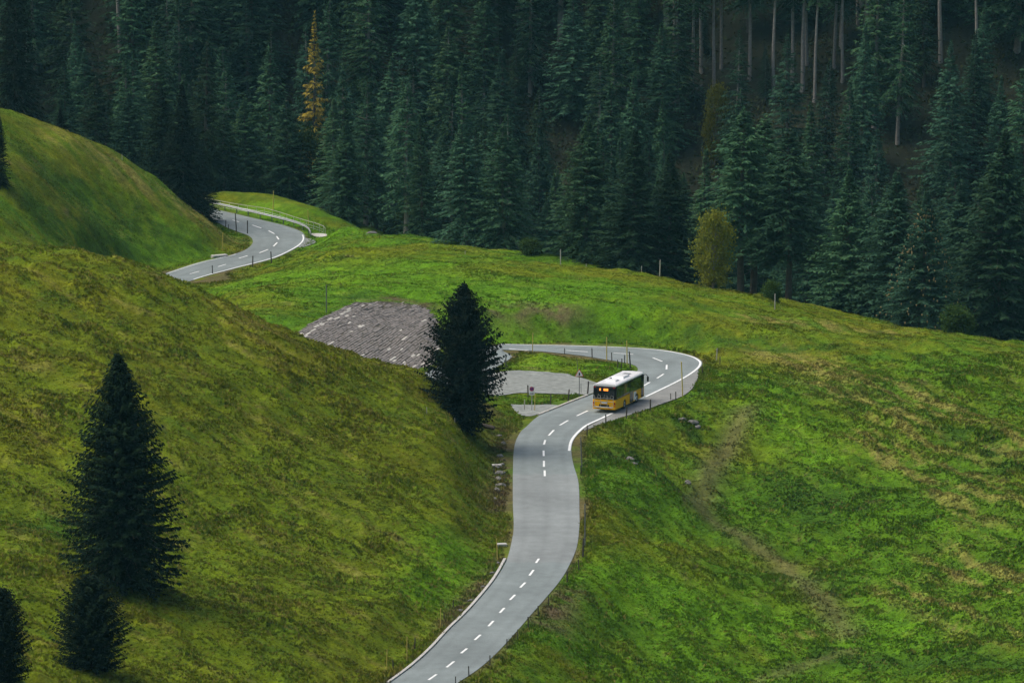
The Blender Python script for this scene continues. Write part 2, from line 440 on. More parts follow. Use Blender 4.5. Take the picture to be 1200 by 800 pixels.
def streak(X, Y, du, dv, oct, seed):
    """noise drawn out along the grain of each slope"""
    w = sstep(0, 10, X - np.clip(Y - 545, 0, 99) * .6)
    a = fbm((X * .77 - Y * .64) / du, (X * .64 + Y * .77) / dv, oct, seed)
    b = fbm((X * .30 - Y * .954) / du, (X * .954 + Y * .30) / dv, oct, seed + 50)
    return a * (1 - w) + b * w
def base_height(X, Y):
    """ground without road or tussocks"""
    X = np.asarray(X, float); Y = np.asarray(Y, float)
    z = tps(np.clip(X, -130, 130), np.clip(Y, 345, 1010))
    far = np.clip(Y - 1000, 0, None); z = z + far * .45
    near = np.clip(350 - Y, 0, None) / 350.0
    z = z + 100 * near ** 1.6 * sstep(0, .2, near) - 14 * np.sin(np.clip(near, 0, 1) * math.pi) ** 2
    side = np.clip(np.abs(X) - 130, 0, None); z = z + side * .25
    return z
def ground(X, Y, detail=True):
    z = base_height(X, Y)
    g = road_gap(X, Y)
    z2 = z
    if detail:
        X = np.asarray(X, float); Y = np.asarray(Y, float)
        vis = sstep(340, 370, Y) * (1 - sstep(720, 760, Y))
        fl = np.where(Y < 545, 1.0, np.where((X < -18) & (Y > 600), 1.0, .55))
        bumps = (streak(X, Y, 11, 5, 3, 3) - .5) * 1.4 + (streak(X, Y, 3.2, 1.1, 3, 9) - .5) * .95 * fl + (fbm(X / 1.25, Y / 1.25, 2, 4) - .5) * .55 * fl
        kn = sstep(-24, -34, X) * sstep(600, 640, Y); bumps = bumps * (1 - kn) + (fbm(X / 5, Y / 7, 5, 33) - .5) * 1.9 * kn
        z2 = z + bumps * vis * sstep(.2, 5, g) * (.12 + .88 * sstep(9, 14, np.hypot(X + 14.8, Y - 574))) * (.1 + .9 * sstep(9, 14, np.hypot(X - 2.5, (Y - 540) * .8)))
        z2 = z2 + np.where(Y > 740, (fbm(X / 14, Y / 14, 3, 8) - .5) * 5, 0) * sstep(740, 780, Y)
    rz = zr(Y) - .06 - .10 * sstep(.2, 1.2, g)
    k = sstep(.7, 6.5, g)
    return rz * (1 - k) + z2 * k

def hit(px, py, y0=350.0, y1=1000.0):
    """where a sight line first meets the ground"""
    Y = np.arange(y0, y1, .5); P = at_y(np.full(len(Y), px), np.full(len(Y), py), Y)
    h = ground(P[:, 0], P[:, 1], detail=False)
    b = np.where(h >= P[:, 2])[0]
    if len(b) == 0: return P[-1]
    i = b[0]
    if i > 0:
        a = (P[i-1, 2] - h[i-1]); c = (h[i] - P[i, 2]); p = P[i-1] + (P[i] - P[i-1]) * a / (a + c + 1e-9)
    else: p = P[i]
    return p
def on_ground(x, y): return float(ground(np.array([x]), np.array([y]))[0])

# ------------------------------------------------------------------ albedo of the turf (dry grass, weeds, worn earth, painted ravine shade)
def inside_any(X, Y, polys):
    r = np.zeros(np.shape(X), bool)
    for W in polys:
        ins = np.zeros(np.shape(X), bool)
        for i in range(len(W)):
            (x0, y0), (x1, y1) = W[i-1], W[i]
            ins ^= ((y0 > Y) != (y1 > Y)) & (X < (x1 - x0) * (Y - y0) / (y1 - y0 + 1e-12) + x0)
        r |= ins
    return r

def trace(pts): return np.array([hit(*p)[:2] for p in pts])
def near_line(X, Y, line, w):
    """soft 0..1 band of half width w round a polyline"""
    L = dens(line, max(.8, w * .45)) if len(line) > 1 else np.asarray(line)
    x = np.ravel(X); y = np.ravel(Y); best = np.full(len(x), 1e9)
    lo = L.min(0) - 2.2 * w; hi = L.max(0) + 2.2 * w
    k = np.where((x > lo[0]) & (x < hi[0]) & (y > lo[1]) & (y < hi[1]))[0]
    for i in range(0, len(k), 40000):
        kk = k[i:i+40000]
        best[kk] = ((x[kk, None] - L[None, :, 0]) ** 2 + (y[kk, None] - L[None, :, 1]) ** 2).min(1)
    return np.exp(-best / (2 * (w * .6) ** 2)).reshape(np.shape(X))

track = trace([(876,478),(862,505),(845,535),(826,565),(818,590),(828,606),(850,622),(880,640),(912,658),(940,682),(965,705),(985,730),(996,746)])
track2 = trace([(880,798),(930,782),(1000,766)])
dry = [(trace([(900,412),(950,425),(1000,440),(1060,462),(1130,490),(1200,530)]), 3.5), (trace([(1040,490),(1100,535),(1200,600)]), 4.0),
       (trace([(1060,685),(1120,712),(1200,745)]), 3.0), (trace([(940,448),(985,460),(1010,470)]), 2.5), (trace([(930,745),(960,740)]), 1.5),
       (trace([(1000,505),(1080,560),(1150,610)]), 2.0), (trace([(230,250),(262,275)]), 5), (trace([(70,160),(140,195),(200,228)]), 4), (trace([(880,372),(960,378),(1040,388)]), 3), (trace([(1120,640),(1190,690)]), 4)]
dark = [(trace([(690,390),(740,393),(800,392)]), 3.0), (trace([(820,398),(880,402),(960,408)]), 2.5), (trace([(1120,505),(1200,555)]), 2.2), (trace([(800,495),(830,515)]), 2.0), (trace([(730,535),(790,570)]), 3.0),  # far right band: a small ravine's darkness put into the turf colour
        (trace([(0,600),(60,620)]), 5), (trace([(960,770),(1100,772),(1195,775)]), 2.2), (trace([(930,560),(990,600)]), 5), (trace([(440,360),(420,345)]), 2), (trace([(60,265),(120,285),(150,262)]), 5), (trace([(30,180),(60,215),(110,235)]), 4), (trace([(180,270),(230,288)]), 3)]
brown = [(trace([(585,362),(640,366),(655,366)]), 3.2), (trace([(560,470),(590,500),(595,540),(585,600)]), 2.0), (trace([(590,655),(560,690),(520,735)]), 1.2), (trace([(665,690),(640,730)]), 2.2), (trace([(440,350),(500,360)]), 2.2)]
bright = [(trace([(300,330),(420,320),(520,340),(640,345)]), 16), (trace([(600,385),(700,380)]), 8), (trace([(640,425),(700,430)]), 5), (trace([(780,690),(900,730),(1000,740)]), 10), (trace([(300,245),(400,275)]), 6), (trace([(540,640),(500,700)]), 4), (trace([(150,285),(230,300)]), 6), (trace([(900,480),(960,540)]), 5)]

PAVE = np.array([at_y(352,386,574)[:2], at_y(385,369,581)[:2], at_y(420,354,588)[:2], at_y(455,355,587.5)[:2], at_y(500,363,585)[:2], at_y(515,392,575)[:2], at_y(510,440,561)[:2], at_y(395,440,560)[:2], at_y(340,410,566)[:2]])
def turf(X, Y):
    n1 = fbm(X / 26, Y / 26, 4, 1); n2 = fbm(X / 6, Y / 6, 4, 2)
    n3 = streak(X, Y, 4.5, .9, 4, 6); kn = sstep(-24, -34, X) * sstep(600, 640, Y); n3 = n3 * (1 - kn) + fbm(X / 1.9, Y / 2.6, 4, 77) * kn
    nL = streak(X, Y, 13, .75, 4, 71); n4 = vnoise(X / .7, Y / .7, 13)
    green = np.array([.062, .140, .005]); olive = np.array([.120, .132, .006]); straw = np.array([.235, .200, .055]); weed_shade = np.array([.034, .082, .006]); earth = np.array([.105, .080, .042]); lush = np.array([.085, .200, .006])
    w = (sstep(.38, .66, .5 * n1 + .25 * n2 + .25 * nL) * (1 - .35 * sstep(4, 12, X) * (1 - sstep(545, 570, Y))))[..., None]
    c = green * (1 - w) + olive * w
    hill = ((1 - sstep(-6, 2, X)) * (1 - sstep(500, 545, Y)))[..., None]            # cattle-grazed hillside: drier
    c = c * (1 - hill * .6) + olive * .97 * hill * .6
    b = np.zeros(np.shape(X))
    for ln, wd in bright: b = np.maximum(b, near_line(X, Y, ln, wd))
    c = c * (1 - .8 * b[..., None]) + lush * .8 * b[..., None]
    s = np.zeros(np.shape(X))
    for ln, wd in dry: s = np.maximum(s, near_line(X, Y, ln, wd))
    s = np.clip(s * (.08 + 1.4 * sstep(.45, .62, nL)), 0, 1) * .62 + .38 * sstep(.58, .72, n3) * sstep(.42, .6, n2) * (.4 + .6 * hill[..., 0])
    c = c * (1 - s[..., None]) + straw * s[..., None]
    d = np.zeros(np.shape(X))
    for ln, wd in dark: d = np.maximum(d, near_line(X, Y, ln, wd))
    d = np.clip(d * 1.3 * sstep(.33, .62, .5 * n2 + .5 * fbm(X / 1.6, Y / 1.6, 3, 43)), 0, .9) + .35 * sstep(.55, .75, 1 - n3) + .30 * sstep(.56, .7, fbm(X / 2, Y / 2, 3, 21))
    d = np.clip(d, 0, .85)[..., None]; c = c * (1 - d) + weed_shade * d
    e = np.zeros(np.shape(X))
    for ln, wd in brown: e = np.maximum(e, near_line(X, Y, ln, wd) * sstep(.30, .66, .5 * n3 + .5 * fbm(X / 1.5, Y / 1.5, 3, 41)))
    e = np.maximum(e, .62 * near_line(X, Y, track, 1.9)); e = np.maximum(e, .5 * near_line(X, Y, track2, 1.0))
    e = np.maximum(e, .5 * sstep(.72, .8, n3) * sstep(.5, .6, n4)) 
    g = road_gap(X, Y); e = np.maximum(e, (.25 + .75 * sstep(.4, .65, n2)) * .8 * (1 - sstep(.1, .9, g)) * (g > -3))
    e = e[..., None]; c = c * (1 - e) + earth * e
    pv = inside_any(X, Y, [PAVE])[..., None]; c = np.where(pv, np.array([.075, .068, .055]), c)
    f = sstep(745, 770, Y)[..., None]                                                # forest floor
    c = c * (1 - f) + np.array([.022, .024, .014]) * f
    return c * (.80 + .40 * n4)[..., None]

xs = np.r_[np.arange(-420, -90, 22), np.arange(-90, -66, 1.5), np.arange(-66, 66.1, .45), np.arange(67, 92, 1.5), np.arange(92, 430, 22)]
ys = np.r_[np.arange(-60, 360, 14), np.arange(360, 380, 1.0), np.arange(380, 720, .45), np.arange(720, 780, 1.5), np.arange(780, 900, 4), np.arange(900, 1260, 25)]
GX, GY = np.meshgrid(xs, ys)
GZ = ground(GX, GY)
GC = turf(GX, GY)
nx, ny = len(xs), len(ys)
idx = np.arange(nx * ny).reshape(ny, nx)
quads = np.stack([idx[:-1, :-1], idx[:-1, 1:], idx[1:, 1:], idx[1:, :-1]], -1).reshape(-1, 4)
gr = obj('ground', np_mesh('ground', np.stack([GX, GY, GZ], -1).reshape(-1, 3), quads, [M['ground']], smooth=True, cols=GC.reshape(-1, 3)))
tag(gr, 'grassy alpine hillsides and valley slopes under the road', kind='structure')

def gz(x, y):
    """height of the built ground sheet"""
    x = np.asarray(x, float); y = np.asarray(y, float)
    i = np.clip(np.searchsorted(xs, x) - 1, 0, nx - 2); j = np.clip(np.searchsorted(ys, y) - 1, 0, ny - 2)
    f = np.clip((x - xs[i]) / (xs[i+1] - xs[i]), 0, 1); g = np.clip((y - ys[j]) / (ys[j+1] - ys[j]), 0, 1)
    return (GZ[j, i] * (1 - f) + GZ[j, i+1] * f) * (1 - g) + (GZ[j+1, i] * (1 - f) + GZ[j+1, i+1] * f) * g

# ------------------------------------------------------------------ asphalt, markings, kerbs, gravel
def asphalt_mat():
    m = bpy.data.materials.new('asphalt'); m.use_nodes = True
    n = m.node_tree.nodes; l = m.node_tree.links; b = n['Principled BSDF']
    b.inputs['Roughness'].default_value = .82; b.inputs['Specular IOR Level'].default_value = .25
    at = n.new('ShaderNodeAttribute'); at.attribute_name = 'col'
    ge = n.new('ShaderNodeNewGeometry')
    def nz(s, d=5):
        t = n.new('ShaderNodeTexNoise'); t.inputs['Scale'].default_value = s; t.inputs['Detail'].default_value = d
        l.new(ge.outputs['Position'], t.inputs['Vector']); return t
    cur = at.outputs['Color']
    for s, a in ((.12, .14), (.8, .10), (9, .12)):
        t = nz(s); r = n.new('ShaderNodeMapRange'); r.inputs[1].default_value = .3; r.inputs[2].default_value = .7; r.inputs[3].default_value = 1 - a; r.inputs[4].default_value = 1 + a
        l.new(t.outputs[0], r.inputs[0]); mx = n.new('ShaderNodeVectorMath'); mx.operation = 'SCALE'
        l.new(cur, mx.inputs[0]); l.new(r.outputs[0], mx.inputs['Scale']); cur = mx.outputs[0]
    l.new(cur, b.inputs['Base Color'])
    t = nz(25, 3); bp = n.new('ShaderNodeBump'); bp.inputs['Distance'].default_value = .01; bp.inputs['Strength'].default_value = .5
    l.new(t.outputs[0], bp.inputs['Height']); l.new(bp.outputs[0], b.inputs['Normal'])
    return m
M['asphalt'] = asphalt_mat()

NA = 12
RL, RR = road_L, road_R
rows = []
tt = np.linspace(0, len(RL) - 1, 700)
L3 = np.stack([np.interp(tt, np.arange(len(RL)), RL[:, k]) for k in range(2)], -1)
R3 = np.stack([np.interp(tt, np.arange(len(RR)), RR[:, k]) for k in range(2)], -1)
a = np.linspace(0, 1, NA + 1)
RX = L3[:, None, :] * (1 - a)[None, :, None] + R3[:, None, :] * a[None, :, None]
RZ = zr(RX[..., 1]) + .03 * (1 - (2 * a - 1) ** 2)[None, :]
dist = np.r_[0, np.cumsum(np.linalg.norm(np.diff(.5 * (L3 + R3), axis=0), axis=1))]
# worn wheel tracks, repairs in newer and older surfacing
wheel = np.exp(-((a - .17) / .06) ** 2) + np.exp(-((a - .38) / .06) ** 2) + np.exp(-((a - .62) / .06) ** 2) + np.exp(-((a - .83) / .06) ** 2)
tone = .215 * (1 - .10 * wheel)[None, :] * (1 - .16 * np.exp(-((a - .5) / .05) ** 2))[None, :] * np.ones((len(tt), 1))
tone *= (.93 + .14 * fbm(dist[:, None] / 30 + 0 * a, a[None] * 3 + 0 * dist[:, None], 3, 31))
patch = (RX[..., 1] > 448) & (RX[..., 1] < 488) & (RX[..., 0] < 8)
rc = tone[..., None] * np.array([.86, 1.0, .97]); rc = np.where(patch[..., None], tone[..., None] * np.array([.93, 1.02, .99]) * 1.02, rc)
ii = np.arange(len(tt) * (NA + 1)).reshape(len(tt), NA + 1)
q = np.stack([ii[:-1, :-1], ii[:-1, 1:], ii[1:, 1:], ii[1:, :-1]], -1).reshape(-1, 4)
rd = obj('road', np_mesh('road', np.concatenate([RX, RZ[..., None]], -1).reshape(-1, 3), q, [M['asphalt']], smooth=True, cols=rc.reshape(-1, 3)))
rd.data.flip_normals() if rd.data.polygons[0].normal.z < 0 else None
tag(rd, 'winding grey asphalt mountain road', kind='structure')

def road_z(x, y):
    """height of the cambered road surface"""
    d = (RX[..., 0] - x) ** 2 + (RX[..., 1] - y) ** 2
    k = np.unravel_index(np.argmin(d), d.shape)
    return float(zr(y) + RZ[k] - zr(RX[k][1]))

def strip(name, P, w, lift, m, parent=None, onroad=True, off=0.0, step=.8, wear=0.0):
    """flat painted or laid band of width w along polyline P (XY)"""
    P = dens(P, step) if len(P) > 2 or np.hypot(*(P[-1] - P[0])) > 1.5 * step else np.asarray(P)
    T = np.gradient(P, axis=0); T /= np.linalg.norm(T, axis=1)[:, None]; N = np.stack([-T[:, 1], T[:, 0]], -1)
    P = P + N * off
    ww = w * (1 + wear * (vnoise(P[:, 0] * .9, P[:, 1] * .9, 3) - .5))
    A = P + N * ww[:, None] / 2; B = P - N * ww[:, None] / 2
    f = (lambda p: road_z(*p)) if onroad else (lambda p: float(gz(*p)))
    V = [(*p, f(p) + lift) for p in np.vstack([A, B])]
    n = len(P); F = [(i, i + n, i + n + 1, i + 1) for i in range(n - 1)]
    me = np_mesh(name, np.array(V), F, [m]); 
    if me.polygons[0].normal.z < 0: me.flip_normals()
    return obj(name, me, parent)

dash_px = [((287,722),(330,692)),((385,654),(425,622)),((463,578),(495,552)),((537,506),(568,478)),((611,432),(638,403)),((672,360),(697,333)),((727,290),(755,262)),((783,223),(810,196)),((833,158),(855,128)),((868,90),(884,67))]
dashes = [((440 + p[0] / 4.615, 640 + p[1] / 4.615), (440 + q_[0] / 4.615, 640 + q_[1] / 4.615)) for p, q_ in dash_px]
z5 = lambda x, y: (540 + x / 5, 500 + y / 5)
dashes += [(z5(492, 290), z5(491, 256)), (z5(487, 235), z5(487, 200)), (z5(486, 172), z5(485, 140)), (z5(487, 105), z5(495, 78)), (z5(515, 52), z5(545, 20))]
z3 = lambda x, y: (400 + x / 3, 267 + y / 3)
dashes += [(z3(768, 694), z3(797, 677)), (z3(828, 661), z3(866, 643)), (z3(1058, 558), z3(1085, 543)), (z3(1110, 529), z3(1133, 514)), (z3(1143, 498), z3(1144, 482)), (z3(1128, 470), z3(1095, 457)),
           (z3(1026, 445), z3(957, 440)), (z3(866, 436), z3(790, 431)), (z3(660, 431), z3(590, 425.5))]
z6 = lambda x, y: (180 + x / 5.4545, 210 + y / 5.4545)
dashes += [(z6(630, 294), z6(688, 314)), (z6(735, 330), z6(772, 350)), (z6(786, 366), z6(800, 386)), (z6(790, 406), z6(766, 430)), (z6(732, 450), z6(676, 472)), (z6(600, 490), z6(545, 506)), (z6(462, 545), z6(412, 560)), (z6(290, 590), z6(232, 606)), (z6(505, 262), z6(545, 274))]
for p, q_ in dashes:
    A = road_hit(*p)[:2]; B = road_hit(*q_)[:2]
    strip('centre_line', np.array([A + (B - A) * t for t in np.linspace(0, 1, 4)]), .20, .005, M['paint'], rd, step=9)
def edge(pxs): return np.array([road_hit(*p)[:2] for p in pxs])
def inset(P, other, d):
    """move an edge polyline towards the road middle by d"""
    out = []
    for p in P:
        k = np.argmin((rcx - p[0]) ** 2 + (rcy - p[1]) ** 2); c = np.array([rcx[k], rcy[k]]); v = c - p; out.append(p + v / np.linalg.norm(v) * d)
    return smooth(np.array(out), 3)
e1 = inset(catmull(edge([(x, y) for x, y in Redge if 464 < y < 530 and x < 725][0:6]), 6), None, .22)
strip('edge_line', e1, .26, .005, M['paint'], rd)
e2 = inset(catmull(edge(Redge[22:]), 6), None, .22)
strip('edge_line', e2, .24, .005, M['paint'], rd)
e3 = inset(catmull(edge([(594,657),(600,632),(602,616),(601,590),(601,560)]), 5), None, .2)
e4 = inset(R2[2:48, :2], None, .25); strip('edge_line', e4, .20, .005, M['paint'], rd)
e5 = inset(L2[2:26, :2], None, .25); strip('edge_line', e5, .16, .005, M['paint'], rd)
e6 = inset(catmull(edge([(678,640),(679,616),(679,600),(679,566)]), 5), None, .12)

def kerb(name, pxs, label, w=.24, h=.11, off=-.18):
    P = inset(dens(catmull(edge(pxs), 6), 1.0), None, off)
    P = dens(P, 1.0); T = np.gradient(P, axis=0); T /= np.linalg.norm(T, axis=1)[:, None]; N = np.stack([-T[:, 1], T[:, 0]], -1)
    root = None; zz = zr(P[:, 1])
    prof = [(-w / 2, -.25), (-w / 2, h), (w / 2, h), (w / 2, -.25)]
    V = []
    for p, nn, z_ in zip(P, N, zz):
        for o, hh in prof: V.append((p[0] + nn[0] * o, p[1] + nn[1] * o, z_ + hh))
    F = []
    for i in range(len(P) - 1):
        for k in range(3): F.append((i*4+k, i*4+k+1, i*4+k+5, i*4+k+4))
    F += [(0, 1, 2, 3), tuple(4 * (len(P) - 1) + k for k in (3, 2, 1, 0))]
    o = obj(name, np_mesh(name, np.array(V), F, [M['concrete']])); tag(o, label, kind='structure'); return o
kerb('kerb', [p for p in Ledge if p[1] > 650 and p[1] < 805], 'pale concrete kerb along the hillside edge of the road')
kerb('kerb', [(633,486),(656.7,476.5),(676.7,468.5),(690,463.5)], 'pale concrete kerb between the road and the parking bay')

# gravel shoulder outside the bend, parking bay, small paved apron
SHEETS = []
def sheet(name, pxs, m, label, lift):
    """thin laid surface that follows the ground inside an outline"""
    import bmesh
    W = np.array([hit(*p)[:2] for p in pxs]); W = catmull(np.vstack([W, W[:1]]), 5)[:-1]
    bm = bmesh.new()
    f = bm.faces.new([bm.verts.new((x, y, 0)) for x, y in W])
    bmesh.ops.triangulate(bm, faces=[f])
    for _ in range(4):
        long = [e for e in bm.edges if e.calc_length() > .8]
        if long: bmesh.ops.subdivide_edges(bm, edges=long, cuts=1)
        bmesh.ops.triangulate(bm, faces=bm.faces[:])
    for v in bm.verts: v.co.z = float(gz(v.co.x, v.co.y)) + lift
    bmesh.ops.recalc_face_normals(bm, faces=bm.faces)
    me = bpy.data.meshes.new(name); bm.to_mesh(me); bm.free()
    if me.polygons[0].normal.z < 0: me.flip_normals()
    me.materials.append(m); me.polygons.foreach_set('use_smooth', np.ones(len(me.polygons), bool))
    o = obj(name, me); tag(o, label, kind='structure'); SHEETS.append(W); return o
M['gravel'] = mat('gravel', (.20, .215, .195), .95, .38, 1.6, bump=.6)
M['shoulder'] = mat('shoulder_asphalt', (.20, .205, .19), .92, .2, .8, bump=.4)
sheet('gravel_bay', [(560,446),(580,437),(615,434.5),(650,437),(680,443),(705,452),(690,463),(676,462.5),(650,462),(610,461),(570,463)], M['gravel'], 'grey gravel parking bay on the inside of the bend', .09)
sheet('gravel_apron', [(598,474),(625,474.5),(655,475.5),(640,482),(620,488),(606,484)], M['gravel'], 'small gravel apron where a track meets the road', .05)
def shoulder():
    inn = catmull(edge([(684,502.5),(704,491.8),(720,484.3),(741,473.8),(759,465),(780,455),(800,445),(812,437.6),(817,433.5)]), 6)
    out = catmull(edge([(685,504),(708,495.5),(724,490),(753,480.7),(780,471),(799,464),(810,456),(816,446),(820,434)]), 6)
    n = len(inn); V = []; F = []
    for i in range(n):
        for k in np.linspace(0, 1, 5):
            p = inn[i] * (1 - k) + out[i] * k; V.append((p[0], p[1], zr(p[1]) + .012 - .03 * k))
    for i in range(n - 1):
        for k in range(4): F.append((i*5+k, i*5+k+1, i*5+k+6, i*5+k+5))
    me = np_mesh('road_shoulder', np.array(V), F, [M['shoulder']])
    if me.polygons[0].normal.z < 0: me.flip_normals()
    tag(obj('road_shoulder', me), 'pale worn shoulder outside the white edge line of the bend', kind='structure')
    SHEETS.append(np.vstack([inn, out[::-1]]))
shoulder()

# ------------------------------------------------------------------ stone-pitched bank
def stone_bank():
    dirv = np.array([.50, .866]); nrm = np.array([.866, -.50])
    V = []; F = []; MI = []
    c = PAVE.mean(0)
    for r in np.arange(-16, 16, .38):
        t = -22 + rng.random()
        while t < 22:
            ln = rng.uniform(.5, 1.4)
            p = c + dirv * (t + ln / 2) + nrm * (r + rng.normal(0, .012)); t += ln + rng.uniform(.04, .09)
            if not inside_any(p[0], p[1], [PAVE]): continue
            if road_gap(np.array([p[0]]), np.array([p[1]]))[0] < .8: continue
            edge_d = min(np.linalg.norm(p - (PAVE[0] + (PAVE[2] - PAVE[0]) * k)) for k in np.linspace(0, 1, 25))
            lower = max(0, (577 - p[1]) / 12) if p[0] > -14 else 0
            pale = rng.random() < (.02 + .45 * (abs(edge_d - 1.3) < .4) + .16 * lower)
            if p[1] > 584.5 and rng.random() < .30: continue
            hh = rng.uniform(.03, .08); w = rng.uniform(.25, .30)
            q = []
            for a_, b_ in ((-1, -1), (1, -1), (1, 1), (-1, 1)):
                e_ = p + dirv * a_ * ln / 2 + nrm * b_ * w / 2 + rng.normal(0, .02, 2); q.append(e_)
            z0 = [float(gz(*e_)) for e_ in q]; b0 = len(V); tl = rng.normal(0, .025, 4)
            for e_, z_ in zip(q, z0): V.append((*e_, z_ - .15))
            for e_, z_, k in zip(q, z0, tl): V.append((*(p + (e_ - p) * .93), z_ + hh + k))
            for f in ((4, 5, 6, 7), (0, 1, 5, 4), (1, 2, 6, 5), (2, 3, 7, 6), (3, 0, 4, 7)): F.append(tuple(b0 + k for k in f)); MI.append(int(pale))
    o = obj('stone_paving', np_mesh('stone_paving', np.array(V), F, [M['stone_grey'], M['stone_pale']], midx=MI))
    tag(o, 'grey bank paved with rows of rough stones in the meadow', 'stone paving', kind='stuff')
stone_bank()

# ------------------------------------------------------------------ grass tufts
def grass():
    n = 640000
    Y = rng.uniform(384, 725, n); X = rng.uniform(-1, 1, n) * (Y * .1 + 6)
    g = road_gap(X, Y)
    keep = (g > .12) & ~inside_any(X, Y, SHEETS) & ~(inside_any(X, Y, [PAVE]) & (rng.random(n) > .6 * sstep(583, 588, Y)))
    cl = streak(X, Y, 3.2, 1.1, 3, 9); cl2 = fbm(X / 5, Y / 5, 3, 2)
    hill = np.where((X < 0) & (Y < 520), 1.0, 0.0)
    right = np.where((X > 6) & (Y < 560), 1.0, 0.0)
    dn = .5 + .5 * sstep(.36, .62, cl)
    dn = dn * np.where(Y > 560, .75, 1.0) * (1 - .75 * np.clip(near_line(X, Y, track, 1.6) + near_line(X, Y, track2, 1.2), 0, 1))
    keep &= rng.random(n) < dn
    X = X[keep]; Y = Y[keep]; g = g[keep]; cl = cl[keep]; cl2 = cl2[keep]; hill = hill[keep]; right = right[keep]
    n = len(X); Z = gz(X, Y)
    h = .06 + .15 * np.clip((cl - .3) * 2.5, 0, 1) * (.35 + .45 * hill + .45 * right) + .10 * sstep(.55, .7, cl2)
    h = h * rng.uniform(.6, 1.4, n) * np.where(Y > 560, .8, 1.0) + .16 * np.exp(-((g - .9) / .6) ** 2)
    for ln_, wd_ in dark[2:5]: h = h + .28 * near_line(X, Y, ln_, wd_ * 1.5) * sstep(.45, .6, cl) * rng.random(n)
    C = turf(X, Y) * rng.uniform(.8, 1.35, n)[:, None]
    dryb = (rng.random(n) < .10 + .12 * hill)[:, None]
    C = np.where(dryb, C * .45 + np.array([.26, .215, .06]) * .55, C)
    nb = 3
    V = np.empty((n, nb, 3, 3)); 
    for k in range(nb):
        a = rng.uniform(0, 2 * math.pi, n); ox = rng.normal(0, .09, n); oy = rng.normal(0, .09, n); w = rng.uniform(.04, .10, n) + h * .12
        lean = rng.uniform(.1, .8, n) * h; la = a + rng.uniform(.6, 2.4, n)
        hh = h * rng.uniform(.6, 1.1, n)
        V[:, k, 0] = np.stack([X + ox + np.cos(a) * w, Y + oy + np.sin(a) * w, Z - .03], -1)
        V[:, k, 1] = np.stack([X + ox - np.cos(a) * w, Y + oy - np.sin(a) * w, Z - .03], -1)
        V[:, k, 2] = np.stack([X + ox + np.cos(la) * lean, Y + oy + np.sin(la) * lean, Z + hh], -1)
    cc = np.repeat(C, nb * 3, axis=0)
    V = V.reshape(-1, 3); F = np.arange(len(V)).reshape(-1, 3)
    print('grass tufts', n)
    o = obj('grass', np_mesh('grass', V, F, [M['grass']], cols=cc))
    tag(o, 'rough pasture grass and tussocks covering the slopes', 'grass', kind='stuff')
grass()

# ------------------------------------------------------------------ trees
def crown_arrays(r, H, R0, start, dz, per, cl, cw, droop=.25, top_elev=35, low_elev=-18, gap=.08, power=.85, belly=.0, hang=.35, shape=None):
    """needle sprays and limbs of a spruce, as arrays"""
    Q = []; limbs = []
    z = start * H
    while z < H * .985:
        tn = (z - start * H) / (H - start * H)
        prof = (1 - tn) ** power
        prof *= min(1.0, .5 + tn * 5 + belly) if start > .02 else min(1.0, .72 + tn * 2.2)
        prof = np.interp(tn, shape[0], shape[1]) if shape else prof * (.4 + .6 * min(1, (1 - tn) / .3))
        ln0 = R0 * prof + .06
        k = max(3, int(round(per * (.55 + .45 * prof))))
        a0 = r.uniform(0, 6.28)
        for i in range(k):
            if r.random() < gap: continue
            az = a0 + 6.283 * i / k + r.normal(0, .25); L = ln0 * r.uniform(.68, 1.12)
            el = R(low_elev + (top_elev - low_elev) * tn ** 1.1 + r.normal(0, 7))
            dx, dy = math.cos(az), math.sin(az)
            zb = z + r.normal(0, .15) * dz
            nseg = max(4, int(L / (cl * .42)))
            s = (np.arange(nseg) + r.random(nseg)) / nseg; s = .1 + .9 * s
            px = dx * s * L * math.cos(el); py = dy * s * L * math.cos(el)
            pz = zb + s * L * math.sin(el) - droop * L * s ** 2 * (1 - tn) + .14 * L * s ** 4
            limbs.append((zb, dx, dy, L, el, droop * (1 - tn)))
            for side in (-1, 1, 0):
                m = nseg
                if side == 0: ang = r.normal(0, .25, m)
                else: ang = side * r.uniform(.6, 1.25, m)
                ux = dx * np.cos(ang) - dy * np.sin(ang); uy = dx * np.sin(ang) + dy * np.cos(ang)
                l = cl * (.55 + .6 * (1 - s)) * r.uniform(.6, 1.3, m) * min(1, .22 + .5 * L / cl)
                dd = -hang * r.uniform(.2, 1.6, m) + (.3 if tn > .8 else 0)
                d = np.stack([ux, uy, dd], -1); d /= np.linalg.norm(d, axis=1)[:, None]
                b = np.stack([px, py, pz], -1)
                sd = np.cross(d, np.array([0, 0, 1.0])); sd /= np.linalg.norm(sd, axis=1)[:, None] + 1e-9
                up = np.cross(sd, d); ro = r.normal(0, .55, m)
                sv = sd * np.cos(ro)[:, None] + up * np.sin(ro)[:, None]
                w = cw * r.uniform(.6, 1.25, m)
                mid = b + d * (l * .42)[:, None]
                tip = b + d * l[:, None]; tip[:, 2] -= .12 * l
                Q.append(np.stack([b, mid + sv * w[:, None], tip, mid - sv * w[:, None]], 1))
        z += dz * r.uniform(.75, 1.25) * (.45 + .55 * (1 - tn) ** .5)
    # leader
    m = 10; zz = r.uniform(H * .955, H, m); az = r.uniform(0, 6.28, m)
    b = np.stack([0 * zz, 0 * zz, zz], -1); d = np.stack([np.cos(az) * .5, np.sin(az) * .5, np.full(m, .8)], -1) * cl * .5
    sv = np.stack([-np.sin(az), np.cos(az), 0 * az], -1) * cw * .6
    Q.append(np.stack([b, b + d * .5 + sv, b + d, b + d * .5 - sv], 1))
    return np.concatenate(Q), limbs

